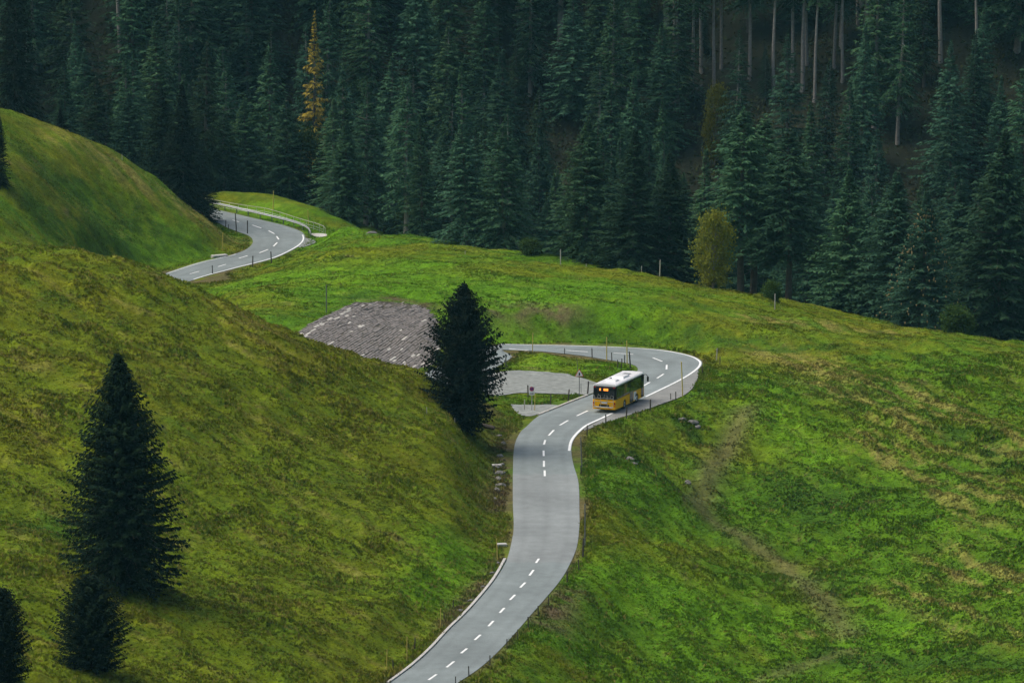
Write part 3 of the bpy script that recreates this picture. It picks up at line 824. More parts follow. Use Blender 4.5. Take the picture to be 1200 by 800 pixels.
def spruce_data(seed, H, R0, start, dz, per, cl, cw, needles, bark, limb_every=1, tr=None, **kw):
    r = np.random.default_rng(seed)
    Q, limbs = crown_arrays(r, H, R0, start, dz, per, cl, cw, **kw)
    V = Q.reshape(-1, 3); F = np.arange(len(V)).reshape(-1, 4)
    crown = np_mesh('crown', V, F, [needles])
    mb = MB(); tr = tr or H * .013
    zs = [-.6, .0, H * .04, H * .3, H * .6, H * .85, H * .985]; rs = [tr * 1.45, tr * 1.25, tr, tr * .78, tr * .5, tr * .22, tr * .05]
    wob = r.normal(0, H * .003, (7, 2)); wob[:2] = 0
    mb.tube([(wob[i, 0], wob[i, 1], zs[i]) for i in range(7)], rs, 8)
    for zb, dx, dy, L, el, dr in limbs[::limb_every]:
        P = []
        for s in (0, .5, .95): P.append((dx * s * L * math.cos(el), dy * s * L * math.cos(el), zb + s * L * math.sin(el) - dr * L * s * s))
        mb.tube(P, [max(.018, tr * .16), tr * .10, .008], 3, cap=False)
    if start > .25:       # dead snags on the bare trunk
        for _ in range(14):
            z = r.uniform(.12, start) * H; a = r.uniform(0, 6.28); L = r.uniform(.4, 1.3)
            mb.tube([(0, 0, z), (math.cos(a) * L, math.sin(a) * L, z - .15 * L)], [.025, .008], 3, cap=False)
    me = bpy.data.meshes.new('trunk'); me.from_pydata(mb.v, [], mb.f); me.materials.append(bark)
    return me, crown, H

def place_tree(name, data, x, y, height, label, cat='tree', group=None, wide=1.0, rz=None, sink=.25):
    me, cr, H = data
    o = empty(name, (x, y, float(gz(x, y)) - sink), random.uniform(0, 6.28) if rz is None else rz)
    s = height / H; o.scale = (s * wide, s * wide, s)
    o.rotation_euler.x = random.gauss(0, .018); o.rotation_euler.y = random.gauss(0, .018)
    obj('trunk', me, o); obj('crown', cr, o)
    tag(o, label, cat, group); return o

N_, ND, BK, BP = M['needles'], M['needles_dark'], M['bark'], M['bark_pale']
FAR = [spruce_data(100 + i, 25, R_, st, .55, 9, .95, .115, N_, BP if i % 2 else BK, 2, belly=.2, droop=dr, gap=gp, power=pw) for i, (R_, st, dr, gp, pw) in enumerate([(4.6, .08, .30, .10, .95), (3.8, .14, .4, .16, .85), (5.2, .05, .25, .08, 1.0), (3.4, .22, .45, .18, .75), (4.4, .10, .28, .12, .9), (4.8, .16, .36, .22, .8), (4.0, .06, .3, .1, 1.05), (3.7, .25, .5, .42, .7), (4.4, .18, .42, .36, .85)])]
BARE = [spruce_data(200 + i, 30, R_, st, .75, 7, 1.0, .17, N_, BP, 2, tr=.34, belly=.4, droop=.4, gap=.15, power=.6) for i, (R_, st) in enumerate([(3.2, .52), (2.9, .6), (3.5, .45)])]
MIDS = [spruce_data(300 + i, 20, R_, st, .40, 11, .8, .09, N_, BP if i == 1 else BK, 2, belly=.3, droop=dr, gap=gp, power=pw) for i, (R_, st, dr, gp, pw) in enumerate([(4.9, .05, .28, .10, .8), (4.1, .12, .36, .16, .7), (5.2, .03, .2, .06, .95), (3.6, .3, .4, .2, .6)])]
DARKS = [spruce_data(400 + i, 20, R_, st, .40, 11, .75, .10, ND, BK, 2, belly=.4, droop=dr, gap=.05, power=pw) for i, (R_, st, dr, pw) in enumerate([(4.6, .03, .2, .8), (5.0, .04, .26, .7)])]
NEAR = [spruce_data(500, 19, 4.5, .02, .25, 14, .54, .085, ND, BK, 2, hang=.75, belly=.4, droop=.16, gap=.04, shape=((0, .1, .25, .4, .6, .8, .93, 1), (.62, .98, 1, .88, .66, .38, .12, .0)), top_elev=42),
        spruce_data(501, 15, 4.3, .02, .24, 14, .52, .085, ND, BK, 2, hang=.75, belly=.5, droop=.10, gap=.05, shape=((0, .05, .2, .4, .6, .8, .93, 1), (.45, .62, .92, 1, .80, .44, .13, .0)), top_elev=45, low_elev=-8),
        spruce_data(502, 10, 3.4, .02, .22, 13, .46, .08, ND, BK, 2, hang=.6, belly=.5, droop=.08, gap=.04, shape=((0, .3, .6, .85, 1), (.75, 1, .85, .5, .1)), top_elev=50, low_elev=5)]

def xy_at(px, Y): return (px - 600) / FOC * Y * 1.0, Y
def tree_to(name, data, px, Y, top_py, label, group=None, wide=1.0, cat='tree', rz=None, base_py=None):
    """stand a tree at distance Y below picture column px, as tall as its top in the photograph"""
    d = ray(px, top_py); x = d[0] / d[1] * Y
    if base_py is not None:
        p = hit(px, base_py); x, Y = p[0], p[1]
    top = EYE[2] + d[2] / d[1] * Y
    h = top - float(gz(x, Y)) + .25
    return place_tree(name, data, x, Y, h, label, cat, group, wide, rz)

# trees that stand alone in the pasture
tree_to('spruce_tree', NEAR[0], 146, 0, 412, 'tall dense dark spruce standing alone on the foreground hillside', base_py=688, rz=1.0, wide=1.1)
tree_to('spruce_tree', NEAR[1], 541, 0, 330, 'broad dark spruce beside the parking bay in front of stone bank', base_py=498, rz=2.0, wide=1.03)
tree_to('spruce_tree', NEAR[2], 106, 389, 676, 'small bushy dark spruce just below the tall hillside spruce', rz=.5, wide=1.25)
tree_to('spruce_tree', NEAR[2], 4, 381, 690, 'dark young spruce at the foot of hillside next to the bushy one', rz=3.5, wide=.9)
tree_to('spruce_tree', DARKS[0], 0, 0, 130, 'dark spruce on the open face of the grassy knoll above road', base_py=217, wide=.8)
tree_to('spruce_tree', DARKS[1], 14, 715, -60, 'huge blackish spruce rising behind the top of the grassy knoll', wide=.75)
# the near edge of the wood, behind the crest of the meadow
row = [(548,672,143,1,'spruce with yellowish tip behind the crest, beside the small round bush'),(591,668,147,1,'slender spruce behind the crest between yellowish-tipped spruce and round bush'),
 (686,640,137,0,'large pale-trunked spruce behind the crest, next to the dense pointed spruce'),(742,632,149,2,'dense pointed dark spruce behind the crest beside the large pale-trunked one'),
 (785,636,178,0,'shorter spruce wedged between dense pointed spruce and yellow-green broadleaf tree'),(640,668,232,1,'small pale spruce low behind the crest beside the round bush'),
 (868,632,127,3,'tall thin spruce with bare pale trunk beside the yellow-green broadleaf tree'),(884,640,136,3,'second thin bare-trunked spruce of the pair beside the yellow-green tree'),
 (926,628,152,3,'slim light green spruce with long visible trunk behind the crest'),(996,622,196,2,'broad blackish spruce with drooping boughs behind the meadow crest'),(1046,616,198,0,'spruce whose boughs touch the cone-speckled one at the crest'),
 (1082,606,222,2,'wide spruce speckled with pale cones at the crest of meadow'),(1168,622,150,2,'massive dark spruce near the shrub at the crest of meadow'),
 (405,735,143,0,'spruce with tiered boughs on the rise behind the guardrail'),(339,760,116,1,'thin-crowned spruce with visible trunk behind the guardrail rise'),
 (285,765,113,0,'spruce above the guardrail next to the thin-crowned one'),(262,757,128,1,'narrow spruce close above the railing by the knoll'),
 (150,740,108,0,'spruce rising behind the knoll with thin fence posts'),(112,742,88,1,'pale-topped spruce behind the upper part of the knoll'),(475,745,168,1,'spruce standing low in the dip behind the meadow shoulder'),
 (440,752,163,1,'spruce between the tiered one and the dip behind the meadow'),(520,735,158,0,'dim spruce behind yellowish-tipped spruce at the crest'),(1130,640,212,2,'dark spruce between the cone-speckled one and the shrub')]
for px, Y, top, k, lab in row:
    t_ = tree_to('spruce_tree', (MIDS + DARKS)[k], px, Y, top, lab, 'spruces along the near edge of the wood', wide=1.5)
    if 'speckled with pale cones' in lab:      # hanging cones towards the bough ends
        m_ = 240; tn_ = rng.uniform(.08, .9, m_); az_ = rng.uniform(0, 6.283, m_); rr_ = 5.2 * (1 - tn_) ** .95 * rng.uniform(.72, .98, m_)
        cz = .6 + tn_ * 18.8 - .16 * rr_; V = []; F = []
        for k_ in range(m_):
            x_, y_, z_ = rr_[k_] * math.cos(az_[k_]), rr_[k_] * math.sin(az_[k_]), cz[k_]; b_ = len(V)
            V += [(x_, y_, z_), (x_ + .09, y_, z_ - .16), (x_, y_ + .09, z_ - .16), (x_ - .09, y_, z_ - .16), (x_, y_ - .09, z_ - .16), (x_, y_, z_ - .42)]
            F += [(b_, b_+1, b_+2), (b_, b_+2, b_+3), (b_, b_+3, b_+4), (b_, b_+4, b_+1), (b_+5, b_+2, b_+1), (b_+5, b_+3, b_+2), (b_+5, b_+4, b_+3), (b_+5, b_+1, b_+4)]
        tag(obj('cones', np_mesh('cones', np.array(V), F, [mat('spruce_cone', (.26, .20, .09), .7, .2, 8)]), t_), 'pale tan cones scattered over the boughs', kind='stuff')
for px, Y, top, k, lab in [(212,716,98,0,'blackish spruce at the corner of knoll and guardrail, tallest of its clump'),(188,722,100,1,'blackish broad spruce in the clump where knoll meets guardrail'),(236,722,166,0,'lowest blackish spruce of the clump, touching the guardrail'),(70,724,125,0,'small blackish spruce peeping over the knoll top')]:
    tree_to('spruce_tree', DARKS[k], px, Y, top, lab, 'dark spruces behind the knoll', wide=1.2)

def broadleaf_data(seed, H, W, leaf, mat_, n_cl, per, bark, base=.25):
    r = np.random.default_rng(seed); mb = MB(); Q = []
    mb.tube([(0, 0, -.5), (0, 0, H * .2), (.1, 0, H * .5), (.05, .1, H * .85)], [H * .02, H * .016, H * .011, .02], 8)
    for i in range(n_cl):
        t = base + (1 - base) * (i + .5) / n_cl; a = i * 2.4 + r.normal(0, .3)
        rad = W * (math.sin(math.pi * min(1, .18 + .72 * ((t - base) / (1 - base)))) ** .8) * r.uniform(.35, .9)
        c = np.array([math.cos(a) * rad, math.sin(a) * rad, t * H * .97])
        mb.tube([(0, 0, c[2] * .55), tuple(c * np.array([.5, .5, .82])), tuple(c)], [H * .007, H * .004, .012], 4, cap=False)
        p = c + r.normal(0, 1, (per, 3)) * np.array([.2, .2, .16]) * W * .95
        d = r.normal(0, 1, (per, 3)); d /= np.linalg.norm(d, axis=1)[:, None]; e = np.cross(d, r.normal(0, 1, (per, 3))); e /= np.linalg.norm(e, axis=1)[:, None]
        l = leaf * r.uniform(.6, 1.4, per)[:, None]
        Q.append(np.stack([p - d * l, p + e * l * .55, p + d * l, p - e * l * .55], 1))
    V = np.concatenate(Q).reshape(-1, 3)
    crown = np_mesh('crown', V, np.arange(len(V)).reshape(-1, 4), [mat_])
    me = bpy.data.meshes.new('trunk'); me.from_pydata(mb.v, [], mb.f); me.materials.append(bark)
    return me, crown, H
BY = broadleaf_data(1, 12, 3.6, .20, M['leaf_yellow'], 46, 150, BP, .12)
BG = broadleaf_data(2, 4, 2.3, .16, M['leaf_green'], 30, 120, BK, .08)
BG2 = broadleaf_data(3, 12, 3.8, .20, M['leaf_green'], 46, 150, BK, .12)
LA = spruce_data(600, 22, 3.0, .15, .6, 7, .9, .12, M['larch'], BK, 2, droop=.35, gap=.25)
tree_to('broadleaf_tree', BY, 836, 618, 248, 'yellow-green broadleaf tree among dark spruces at the crest', wide=.85)
tree_to('broadleaf_tree', BG, 621, 640, 281, 'small round green bush at the crest of the meadow', cat='bush', wide=1.3)
tree_to('broadleaf_tree', BG, 1122, 584, 360, 'low dark shrub at the meadow crest below blackish spruces', cat='bush', wide=1.1)
tree_to('broadleaf_tree', BG, 905, 604, 330, 'small yellowish sapling at crest below bare-trunked spruces', cat='bush', wide=.8)
tree_to('larch_tree', LA, 366, 795, 14, 'golden autumn larch among the dark spruces on the far slope', wide=.8)
tree_to('broadleaf_tree', BG2, 352, 765, 150, 'soft green broadleaf tree tucked behind the guardrail spruces', wide=1.1)
tree_to('broadleaf_tree', BY, 838, 800, 100, 'small bronze broadleaf tree under the bare trunks on far slope', wide=.6)

# the wood on the far slope
taken = [(o.location.x, o.location.y) for o in COL.objects if o.type == 'EMPTY']
cnt = 0; spots = []
for gy_ in np.arange(690, 872, 10.2):
    for gx_ in np.arange(-100, 101, 10.2):
        x = gx_ + rng.uniform(-4.4, 4.4) + (5.1 if int(gy_ / 10.2) % 2 else 0); y = gy_ + rng.uniform(-4.4, 4.4)
        if abs(x) > y * .1 + 7: continue
        px_, py_ = project((x, y, float(gz(x, y))))
        if float(gz(x, y)) > -6 and y < 770: continue
        if y < 735 and px_ < 470: continue
        if (abs(px_ - 366) < 24 and 745 < y < 797) or (abs(px_ - 838) < 18 and 760 < y < 800): continue
        if 800 < px_ < 1010 and 60 < py_ < 175: 
            if rng.random() < .55: continue
            py_ = -2
        if min((x - a_) ** 2 + (y - b_) ** 2 for a_, b_ in taken) < 20: continue
        spots.append((x, y, px_, py_)); taken.append((x, y))
# tall straight trunks bare below their crowns
for px_, py_ in [(812,110),(836,106),(845,82),(878,92),(905,112),(928,96),(946,72),(954,115),(978,74),(987,90),(1014,50),(1068,46),(1084,44),(1102,75),(1145,130),(790,95),(822,85),(1005,30),(940,100),(142,70),(706,70)]:
    p = hit(px_, py_, 735.0)
    spots.append((p[0], p[1], px_, -1))
print('forest', len(spots))
def undergrowth():
    n = 80000
    Y = rng.uniform(760, 864, n); X = rng.uniform(-1, 1, n) * (Y * .1 + 6)
    k = rng.random(n) < .25 + .75 * sstep(.45, .62, fbm(X / 7, Y / 7, 3, 61)); X = X[k]; Y = Y[k]; n = len(X)
    hh = .3 + 1.1 * sstep(.5, .7, fbm(X / 5, Y / 5, 3, 62))
    p = np.stack([X, Y, gz(X, Y) + rng.random(n) * hh], -1)
    d = rng.normal(0, 1, (n, 3)); d /= np.linalg.norm(d, axis=1)[:, None]; e = np.cross(d, rng.normal(0, 1, (n, 3))); e /= np.linalg.norm(e, axis=1)[:, None]
    l = rng.uniform(.15, .42, n)[:, None]
    V = np.stack([p - d * l, p + e * l * .6, p + d * l, p - e * l * .6], 1).reshape(-1, 3)
    o = obj('undergrowth', np_mesh('undergrowth', V, np.arange(len(V)).reshape(-1, 4), [M['brush']]))
    tag(o, 'dim low brush covering the floor of the wood', 'undergrowth', kind='stuff')
M['brush'] = leaf_mat('brush', (.02, .04, .014), (.06, .06, .02), translucent=.2)
undergrowth()
def wood_label(x, y, h, wide):
    zone = 'behind the grassy knoll' if x < -44 else 'behind the guardrail bend' if x < -20 else 'beyond the round bush' if x < 14 else 'beyond the yellow-green broadleaf tree' if x < 38 else 'beyond the cone-speckled spruce'
    band = 'low in the dip' if y < 775 else 'halfway up the far slope' if y < 820 else 'high on the far slope'
    look = ('tall ' if h > 25 else 'young ' if h < 11 else 'short ' if h < 20.5 else 'middling ') + ('broad' if wide > 1.55 else 'slender' if wide < 1.32 else 'evenly tapered')
    return look + ' dark spruce ' + band + ' ' + zone
for x, y, px_, py_ in spots:
    if py_ == -1:
        zone = 'above the bronze broadleaf tree' if 780 < px_ < 1000 else 'beyond the cone-speckled spruce' if px_ >= 1000 else 'in the thick of the wood'
        place_tree('bare_trunk_spruce', BARE[random.randrange(3)], x, y, rng.uniform(27, 34), 'tall spruce with bare pale trunk on far slope ' + zone, group='bare-trunked spruces on the far slope', wide=rng.uniform(.8, 1.1), sink=.5)
    else:
        h = rng.uniform(4, 10) if py_ == -2 else rng.uniform(17, 29) if y < 830 else rng.uniform(22, 33); wd = rng.uniform(1.0, 1.75)
        place_tree('spruce_tree', FAR[random.randrange(len(FAR))], x, y, h, wood_label(x, y, h, wd), group='spruces of the wood on the far slope', wide=wd, sink=.5)

# ------------------------------------------------------------------ the bus
def make_bus():
    A = road_hit(730.5, 478.8); hd = R(18.0)
    L, W = 10.4, 2.5
    fwd = np.array([math.sin(hd), math.cos(hd)]); rt = np.array([math.cos(hd), -math.sin(hd)])
    # A is where the rear tyre on the verge side touches the road; rear axle 3.3 m from the tail
    c = A[:2] - rt * (W / 2 - .15) + fwd * (L / 2 - 3.3)
    z0 = float(zr(c[1])) + .03; sl = (zr(c[1] + 3) - zr(c[1] - 3)) / 6 * math.cos(hd)
    b = empty('bus', (c[0], c[1], z0)); b.rotation_euler = (math.atan(sl), 0, -hd)
    tag(b, 'yellow and black single-deck bus with white roof driving round the bend', 'bus')
    yr, yf = -L / 2 + 3.3, L / 2 - 2.65
    def arch(yc, r=.56):
        return [(yc + r * math.cos(t), max(.30, .46 + r * math.sin(t))) for t in np.linspace(math.pi + .28, -.28, 13)]
    poly = [(-L/2 + .06, .34)] + arch(yr) + arch(yf) + [(L/2 - .05, .30), (L/2, .55), (L/2 - .02, 1.34), (-L/2, 1.34), (-L/2 - .02, .6)]
    MB().prism(poly, 0, -W/2, W/2).build('body', M['yellow'], b, bevel=.035)
    MB().box((0, 0, .62), (W - .5, L - .5, .5)).build('underframe', M['black'], b)
    up = [(-L/2 + .0, 1.345), (L/2 - .03, 1.345), (L/2 - .12, 2.3), (L/2 - .28, 2.72), (-L/2 + .10, 2.72), (-L/2 + .02, 2.1)]
    sh = MB().prism(up, 0, -W/2 + .03, W/2 - .03).build('window_band', M['black'], b, bevel=.05)
    rf = [(-W/2 + .02, 2.725), (W/2 - .02, 2.725), (W/2 - .04, 2.84), (W/2 - .20, 2.95), (0, 3.0), (-W/2 + .20, 2.95), (-W/2 + .04, 2.84)]
    ro = MB().prism(rf, 1, -L/2 + .10, L/2 - .26).build('roof', M['bus_white'], b, bevel=.02)
    MB().box((0, .4, 3.06), (1.5, 2.3, .18), taper=.88).build('air_unit', M['bus_white'], ro, bevel=.03)
    MB().box((0, -2.6, 3.05), (1.3, 1.2, .14), taper=.85).build('roof_fairing', M['bus_white'], ro, bevel=.03)
    MB().box((.05, 2.6, 3.005), (.75, .75, .05)).build('roof_hatch', M['steel_dark'], ro)
    MB().box((-.55, -1.2, 3.03), (.12, .5, .09)).build('roof_vent', M['steel_dark'], ro)
    # side windows, doors
    for sx in (-1, 1):
        x = sx * (W/2 - .024)
        cuts = [-L/2 + .35, -3.35, -1.72, -.15, 1.15, 2.6, 4.0]
        for i in range(len(cuts) - 1):
            if sx == 1 and i == 3: continue
            MB().box((x, (cuts[i] + cuts[i+1]) / 2, 2.03), (.03, cuts[i+1] - cuts[i] - .07, 1.22)).build('window', M['glass'], b)
        for yy in ((.5, 4.50) if sx == 1 else ()):
            w = 1.22 if yy < 1 else .98
            d = MB().box((sx * (W/2 - .002), yy, 1.5), (.03, w, 2.26)).build('door', M['black'], b)
            for k in (-1, 1):
                MB().box((sx * (W/2 + .018), yy + k * w / 4, 1.55), (.012, w / 2 - .09, 1.96)).build('pane', M['glass'], d)
    # windscreen and tail window
    MB().add([(-W/2 + .12, L/2 - .005, 1.30), (W/2 - .12, L/2 - .005, 1.30), (W/2 - .16, L/2 - .10, 2.35), (-W/2 + .16, L/2 - .10, 2.35)], [(0, 1, 2, 3)]).build('windscreen', M['glass'], b)
    MB().box((0, -L/2 - .005, 1.98), (W - .28, .04, 1.1)).build('rear_window', M['glass'], b)
    # rear display, lamps, plate, bumper
    ds = MB().box((-.1, -L/2 - .035, 2.40), (1.35, .02, .34)).build('destination_display', M['black'], b)
    seg = MB()
    for gx_ in (-.36, .10, .28, .44):
        seg.box((-.1 + gx_, -L/2 - .052, 2.40), (.13, .012, .23))
    seg.build('orange_digits', M['led'], ds)
    for sx in (-1, 1):
        MB().box((sx * 1.13, -L/2 - .03, .98), (.16, .05, .20)).build('tail_light', M['red'], b)
        MB().box((sx * 1.13, -L/2 - .03, .74), (.16, .05, .18)).build('indicator', M['amber'], b)
        MB().box((sx * 1.05, -L/2 - .01, 2.62), (.22, .05, .09)).build('high_lamp', M['red'], b)
        MB().box((sx * .98, L/2 + .0, .72), (.34, .06, .18)).build('headlight', M['sign_white'], b)
    MB().box((0, -L/2 - .03, .44), (W - .12, .10, .20)).build('bumper', M['yellow'], b, bevel=.02)
    MB().box((0, -L/2 - .05, .70), (1.1, .02, .26)).build('engine_grille', M['black'], b)
    MB().box((.02, -L/2 - .07, 1.02), (.62, .012, .17)).build('license_plate', M['sign_white'], b)
    MB().box((.6, -L/2 - .085, .46), (.34, .012, .06)).build('reflector', M['red'], b)
    MB().box((-.6, -L/2 - .085, .46), (.34, .012, .06)).build('reflector', M['red'], b)
    # pale flank panel with a dark swoosh behind the front door
    yw = 2.05
    pl = MB().box((W/2 + .003, yw - .3, .86), (.012, .95, .86)).build('flank_panel', M['bus_white'], b)
    MB().prism([(yw - .18, .72), (yw + .12, .72), (yw + .12, .95), (yw - .02, 1.16), (yw - .10, 1.02)], 0, W/2 + .010, W/2 + .016).build('emblem', M['black'], pl)
    # wheels
    for yy in (yr, yf):
        for sx in (-1, 1):
            w = MB().disc((sx * (W/2 - .19), yy, .48), (1, 0, 0), .48, .30, 24).build('wheel', M['tyre'], b, bevel=.03)
            MB().disc((sx * (W/2 - .05), yy, .48), (1, 0, 0), .28, .05, 18).build('rim', M['rim'], w)
            MB().disc((sx * (W/2 - .015), yy, .48), (1, 0, 0), .10, .05, 12).build('hub', M['steel_dark'], w)
    # mirrors on arms
    for sx in (-1, 1):
        m = MB().tube([(sx * (W/2 - .2), L/2 - .15, 2.62), (sx * (W/2 + .12), L/2 + .18, 2.64), (sx * (W/2 + .30), L/2 + .22, 2.45)], .035, 6).build('mirror_arm', M['black'], b)
        MB().box((sx * (W/2 + .31), L/2 + .22, 2.16), (.20, .12, .52)).build('mirror', M['black'], m, bevel=.03)
    # cycle carrier on the tail
    ca = MB()
    y0 = -L/2 - .16; y1 = -L/2 - .62
    for xx in (-1.02, -.36, .36, 1.02): ca.tube([(xx, y0, .55), (xx, y0, 1.78), (xx, y1, 1.86)], .028, 6)
    for zz in (.62, 1.15, 1.50): ca.tube([(-1.02, y0, zz), (1.02, y0, zz)], .028, 6)
    for yy in (y0 - .12, y1 + .06): ca.tube([(-1.05, yy, .60), (1.05, yy, .60)], .03, 6)
    for xx in (-1.02, 1.02): ca.tube([(xx, -L/2 + .0, .60), (xx, y1, .60), (xx * .97, y1, .95)], .026, 6)
    for xx in (-.7, 0.0, .7): ca.tube([(xx, y0, 1.5), (xx + .18, y0 - .3, 1.95)], .018, 5)
    ca.build('cycle_carrier', M['pole_white'], b)
make_bus()

# ------------------------------------------------------------------ posts and poles
def post_shared(h, r, m, top=None):
    mb = MB(); mb.tube([(0, 0, -.4), (.004, 0, h * .5), (0, .006, h - .02), (0, 0, h)], [r, r * .96, r * .92, r * .6], 7)
    me = bpy.data.meshes.new('post'); me.from_pydata(mb.v, [], mb.f); me.materials.append(m); return me
P_DARK = post_shared(1.05, .062, M['wood']); P_POLE = post_shared(2.2, .05, M['pole']); P_PALE = post_shared(1.1, .055, M['pole_white']); P_GREY = post_shared(2.2, .045, M['steel_dark'])
REF = {'dark': (P_DARK, 1.05), 'pole': (P_POLE, 2.2), 'pale': (P_PALE, 1.1), 'grey': (P_GREY, 2.2)}
def posts(kind, lst, name, label, group, cat='post'):
    me, hh = REF[kind]
    for px, top, base in lst:
        p = hit(px, base); s = FOC / p[1]
        h = (base - top) / s / CP * 1.03
        o = obj(name, me); o.location = (p[0], p[1], float(gz(p[0], p[1])))
        o.rotation_euler = (random.gauss(0, .03), random.gauss(0, .03), random.uniform(0, 6))
        k = h / hh; th = min(1.35, max(.75, k)); o.scale = (th, th, k)
        tag(o, label, cat, group)
posts('dark', [(534,792,801),(549.4,780,792),(574,767,779),(594,748,759),(607,739,750),(619,722,735),(630.7,709,721),(642.6,698,709),(664.7,669,682),(678.4,655,668)], 'wooden_post', 'short dark wooden post on the outer verge below the straight', 'posts along the outer verge of the lower road')
posts('dark', [(683,630,653),(688,498,510),(681,545,556)], 'wooden_post', 'dark wooden post on the outer verge beside the worn dashes', 'posts on the outer verge below the bus')
posts('dark', [(710,485,498),(734,477,490),(762,468,482),(786,460.5,469),(792,458.5,468.7),(823,430,439)], 'wooden_post', 'thin dark post on the shoulder outside the bend beside the bus', 'posts along the shoulder of the bend')
posts('grey', [(685.5,590,640),(682,512,548)], 'marker_pole', 'tall grey marker pole in the grass at the outer road edge', 'grey marker poles')
posts('pole', [(800,424,465)], 'marker_pole', 'tall pole with pale top on the shoulder of the hairpin', None)
posts('pale', [(839.7,408,422)], 'pale_post', 'whitish post just beyond the outside of the hairpin', None)
posts('dark', [(843.6,418,427)], 'wooden_post', 'dark post next to the whitish post beyond the hairpin', None)
posts('pole', [(711,395,422),(735,399,427),(624,390,412)], 'snow_pole', 'tall yellowish snow pole on the inner verge of the upper leg', 'snow poles on the grass island')
posts('dark', [(728.7,420,431),(738.7,412,431),(717,413,423),(724,421.5,431),(732,416,426),(661.7,408,415),(694,408,419)], 'wooden_post', 'short dark post on the grass island inside the hairpin', 'posts on the grass island')
posts('dark', [(665.8,456,470),(645.4,461,473.5),(618.7,451,465),(688.5,446.5,462),(593,418,430)], 'wooden_post', 'stout dark wooden post round the gravel parking bay', 'posts round the parking bay')
posts('grey', [(681,449,461),(677,421,437)], 'marker_pole', 'grey pole next to the triangular sign at the parking bay', 'grey poles at the parking bay')
posts('pale', [(614.4,468,480)], 'pale_post', 'short cream post at the edge of the small gravel apron', None)
posts('pole', [(626.5,462,481)], 'snow_pole', 'thin pale pole beside the round sign on the apron', None)
posts('pole', [(516,712,736),(453,760,785),(476.8,745,774),(583,631,658)], 'snow_pole', 'tall yellowish snow pole on the hillside verge above the kerb', 'snow poles on the hillside verge')
posts('dark', [(520.6,717,727),(460.6,773,784),(486,747,760),(531,702,711.5),(579,546,556)], 'wooden_post', 'short dark post in the grass on the hillside verge', 'posts on the hillside verge')
posts('dark', [(277,250,271.5),(264.4,258,266),(267.7,263,269),(290,258.6,274)], 'wooden_post', 'dark post at the foot of the knoll inside the upper bend', 'posts inside the upper bend')
posts('dark', [(296,300,313),(318,295,308.5),(249,311,321)], 'wooden_post', 'dark post on the meadow verge of the upper road', 'posts on the meadow verge')
posts('pole', [(261,273,294),(361.6,246,265),(320,225,247),(258,208,221.5)], 'snow_pole', 'yellowish snow pole close to the upper bend with guardrail', 'snow poles at the upper bend')
posts('grey', [(382.5,334,366)], 'marker_pole', 'thin grey pole in the meadow above the stone paving', None)
posts('pale', [(149,178,186),(185,196,206),(202,206,216),(218,221,231),(234,232,244),(143,180,186)], 'fence_post', 'weathered pale fence post along the crest of the knoll', 'fence posts on the knoll crest')
posts('pale', [(657,293,312),(687,307,313),(752,316,325),(773,308,328),(908,344,362),(545,293,297)], 'fence_post', 'weathered pale fence post along the meadow crest by the wood', 'fence posts on the meadow crest')
posts('pale', [(500,478,486),(533,492,500)], 'fence_post', 'small pale stake on the foreground crest beside the broad spruce', 'stakes below the broad spruce')

# ------------------------------------------------------------------ signs
def sign_triangle():
    p = hit(678.8, 465); z = float(gz(p[0], p[1])); e = empty('warning_sign', (p[0], p[1], z))
    MB().tube([(0, 0, -.4), (0, 0, 2.95)], .04, 8).build('pole', M['steel_dark'], e)
    def tri(s, y, m, nm, par):
        r_ = s / math.sqrt(3); c = 2.5
        return MB().prism([(-s/2, c - r_/2), (s/2, c - r_/2), (0, c + r_)], 1, y - .012, y).build(nm, m, par)
    pl = tri(.98, -.05, M['sign_red'], 'plate', e); tri(.80, -.063, M['sign_white'], 'face', pl)
    MB().prism([(-.07, 2.34), (.07, 2.34), (.10, 2.55), (.02, 2.70), (-.06, 2.56)], 1, -.083, -.077).build('symbol', M['sign_black'], pl)
    tag(e, 'triangular red-bordered warning sign on a pole at the parking bay', 'sign')
sign_triangle()
def sign_round():
    p = hit(623.2, 481); z = float(gz(p[0], p[1])); e = empty('parking_sign', (p[0], p[1], z))
    MB().tube([(0, 0, -.4), (0, 0, 2.6)], .045, 8).build('pole', M['steel'], e)
    pl = MB().box((0, -.06, 2.15), (.56, .02, .95)).build('plate', M['sign_white'], e, bevel=.004)
    MB().disc((0, -.075, 2.32), (0, 1, 0), .23, .012, 24).build('red_ring', M['sign_red'], pl)
    MB().disc((0, -.088, 2.32), (0, 1, 0), .17, .012, 24).build('blue_disc', M['sign_blue'], pl)
    MB().box((0, -.098, 2.32), (.05, .006, .33)).build('red_bar', M['sign_red'], pl)
    MB().box((0, -.072, 1.83), (.36, .006, .10)).build('text_band', M['sign_black'], pl)
    tag(e, 'round blue and red sign on a white plate at the gravel apron', 'sign')
sign_round()

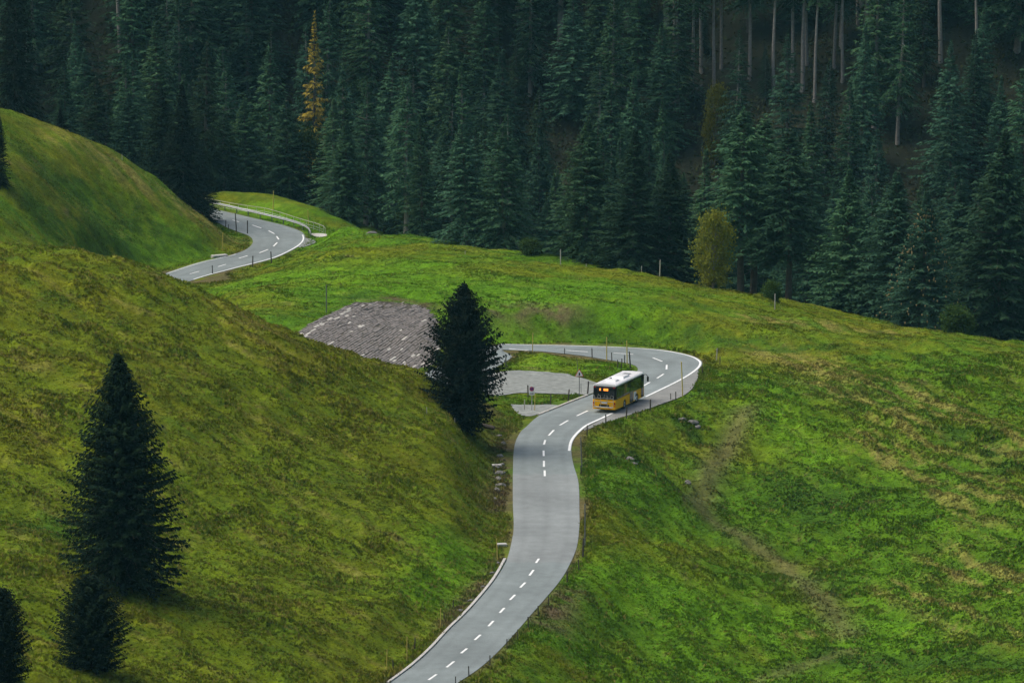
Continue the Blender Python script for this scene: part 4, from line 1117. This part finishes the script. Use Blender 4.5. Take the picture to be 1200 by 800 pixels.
# ------------------------------------------------------------------ guardrail and railing on the upper bend
def offset_out(P, d):
    out = []
    for p in P:
        k = np.argmin((rcx - p[0]) ** 2 + (rcy - p[1]) ** 2); v = p - np.array([rcx[k], rcy[k]]); out.append(p + v / np.linalg.norm(v) * d)
    return smooth(np.array(out), 6)
def guardrail():
    P = offset_out(R2[44:, :2], .75); P = dens(P, 1.0)
    e = empty('guardrail', (P[0][0], P[0][1], zr(P[0][1]))); o3 = np.array(e.location)
    tag(e, 'galvanised steel guardrail along the outside of the upper bend', 'guardrail')
    mb = MB(); prof = [(.0, .48), (.06, .54), (.0, .60), (.0, .66), (.06, .72), (.0, .78)]
    T = np.gradient(P, axis=0); T /= np.linalg.norm(T, axis=1)[:, None]; N = np.stack([-T[:, 1], T[:, 0]], -1)
    k = np.argmin((rcx - P[5][0]) ** 2 + (rcy - P[5][1]) ** 2)
    sg = 1 if np.dot(N[5], np.array([rcx[k], rcy[k]]) - P[5]) > 0 else -1
    V = []
    for p, n_ in zip(P, N):
        for o_, h_ in prof: V.append((p[0] + n_[0] * sg * o_ - o3[0], p[1] + n_[1] * sg * o_ - o3[1], zr(p[1]) + h_ + .08 - o3[2]))
    F = [(i*6+j, i*6+j+1, i*6+j+7, i*6+j+6) for i in range(len(P) - 1) for j in range(5)]
    me = np_mesh('beam', np.array(V), F, [M['steel']], smooth=False); bo = obj('beam', me, e)
    so = bo.modifiers.new('thick', 'SOLIDIFY'); so.thickness = .02
    for i in range(1, len(P), 3):
        q_ = P[i] - N[i] * sg * .10
        MB().box((q_[0] - o3[0], q_[1] - o3[1], zr(q_[1]) + .32 - o3[2]), (.12, .14, 1.0)).build('post', M['steel_dark'], e)
guardrail()
def railing():
    pts = [(236,240),(249,242),(275,246.5),(300,251),(325,256.5),(345,262),(360,266.5),(372,270),(379,273.5)]
    P = np.array([road_hit(*p)[:2] for p in pts]); P = dens(catmull(P, 6), 1.0)
    Z = np.array([max(float(gz(*p)), zr(p[1]) - .3) for p in P])
    e = empty('railing', (P[-1][0], P[-1][1], Z[-1])); o3 = np.array(e.location)
    tag(e, 'slim white metal railing behind the guardrail of the upper bend', 'railing')
    L_ = lambda h: [(p[0] - o3[0], p[1] - o3[1], z_ + h - o3[2]) for p, z_ in zip(P, Z)]
    top = L_(1.1); end = top[-1]
    top = top + [(end[0] + .25, end[1] - .3, end[2] - .25), (end[0] + .3, end[1] - .4, end[2] - 1.2)]
    MB().tube(top, .045, 6).build('top_rail', M['pole_white'], e)
    MB().tube(L_(.6), .022, 5).build('middle_rail', M['steel'], e)
    MB().tube(L_(.25), .022, 5).build('lower_rail', M['steel'], e)
    for i in range(0, len(P), 2):
        MB().tube([(P[i][0] - o3[0], P[i][1] - o3[1], Z[i] - .4 - o3[2]), (P[i][0] - o3[0], P[i][1] - o3[1], Z[i] + 1.08 - o3[2])], .028, 6).build('post', M['steel'], e)
railing()
W_ = [(362,273.5),(379,274),(383,277),(368,277)]
sheet('path', W_, M['concrete'], 'pale concrete slab of the footpath at the end of guardrail', .06)
sheet('gravel_verge', [(355,279),(366,281),(370,284),(362,288),(350,290)], M['gravel'], 'small gravel patch on the outer verge of the upper bend', .05)

# ------------------------------------------------------------------ stones, slabs, logs
def rock_mesh(seed, w=1.0, d=.8, h=.6):
    import bmesh
    r = np.random.default_rng(seed); bm = bmesh.new(); bmesh.ops.create_icosphere(bm, subdivisions=2, radius=1)
    for v in bm.verts:
        k = .75 + .5 * vnoise(np.array([v.co.x * 1.4 + 9 + seed]), np.array([v.co.y * 1.4 + v.co.z * 2.1]), seed)[0]
        v.co = Vector((v.co.x * k * w / 2, v.co.y * k * d / 2, max(-.2, v.co.z * k * h / 2)))
    me = bpy.data.meshes.new('rock'); bm.to_mesh(me); bm.free(); me.materials.append(M['rock']); return me
RK = [rock_mesh(i, 1 + .2 * i, .8, .7) for i in range(4)]
def rock(px, py, s, label, group=None):
    p = hit(px, py); o = obj('rock', RK[random.randrange(4)]); o.location = (p[0], p[1], float(gz(p[0], p[1])) + .1 * s)
    o.rotation_euler = (0, 0, random.uniform(0, 6)); o.scale = (s, s, s); tag(o, label, 'rock', group)
rock(436, 276, 1.3, 'grey boulder on the meadow shoulder near the end of the guardrail')
for px, py, s in [(582,548,.8),(586,556,.9),(584,562,.7),(587,570,.8),(582,575,.7),(586,535,.7),(590,520,.6),(585,512,.6),(580,585,.5),(588,545,.6)]:
    rock(px, py, s, 'rough grey stone in the ditch below the broad spruce', 'stones in the roadside ditch')
for px, py in [(552,704),(540,716),(530,727),(566,688),(577,672),(584,660)]:
    rock(px, py, .45, 'small stone on the earth strip behind the hillside kerb', 'stones behind the kerb')
for px, py, s in [(738,538,.9),(742,545,.7),(812,495,.9),(818,500,.7),(806,565,.8),(800,492,.6)]:
    rock(px, py, s, 'weathered stone in the rough grass bank below the bend', 'stones on the grass bank')
for px, py in [(582,547.5),(588,640)]:
    p = hit(px, py); o = MB().box((0, 0, .12), (.9, .5, .35)).build('concrete_slab', M['concrete'], bevel=.03)
    o.location = (p[0], p[1], float(gz(p[0], p[1]))); o.rotation_euler = (.05, .03, .2)
    tag(o, 'pale concrete drain slab beside the earth strip at the road' if py > 600 else 'pale concrete slab among the stones of the ditch', 'slab')
p = hit(257, 301.5); o = MB().box((0, 0, .1), (2.2, .8, .5)).build('culvert_slab', M['concrete'], bevel=.03); o.location = (p[0], p[1], float(gz(p[0], p[1]))); o.rotation_euler = (0, 0, .5)
tag(o, 'concrete culvert slab at the inner edge of upper road', 'slab')
p = hit(568, 502); o = MB().tube([(-1.0, 0, .2), (0, .05, .24), (1.0, 0, .2)], [.25, .24, .2], 8).build('log', M['wood']); o.location = (p[0], p[1], float(gz(p[0], p[1]))); o.rotation_euler = (0, .15, -.3)
tag(o, 'dark fallen log lying at the foot of the broad spruce', 'log')
p = hit(835, 102, 735.0); q = hit(800, 130, 735.0)
o = MB().tube([(-3.2, 0, .3), (0, 0, 2.0), (3.2, .1, 4.2)], [.2, .17, .1], 7).build('fallen_trunk', M['bark_pale']); o.location = (q[0], q[1], float(gz(q[0], q[1])) + .3)
tag(o, 'fallen pale tree trunk leaning across the far slope', 'fallen trunk')

# ------------------------------------------------------------------ air between the hills
def haze():
    m = bpy.data.materials.new('haze'); m.use_nodes = True; n = m.node_tree.nodes; l = m.node_tree.links
    n.remove(n['Principled BSDF'])
    v = n.new('ShaderNodeVolumePrincipled'); v.inputs['Color'].default_value = (.30, .82, .95, 1); v.inputs['Density'].default_value = HAZE
    v.inputs['Anisotropy'].default_value = 0.0
    l.new(v.outputs[0], n['Material Output'].inputs['Volume'])
    top = float(GZ.max()) + 40
    mb = MB().box((0, 600, (top - 60) / 2), (880, 1340, top + 60))
    o = mb.build('haze', m); tag(o, 'thin blue-green mountain haze filling the valley air', 'haze', kind='stuff')
haze()
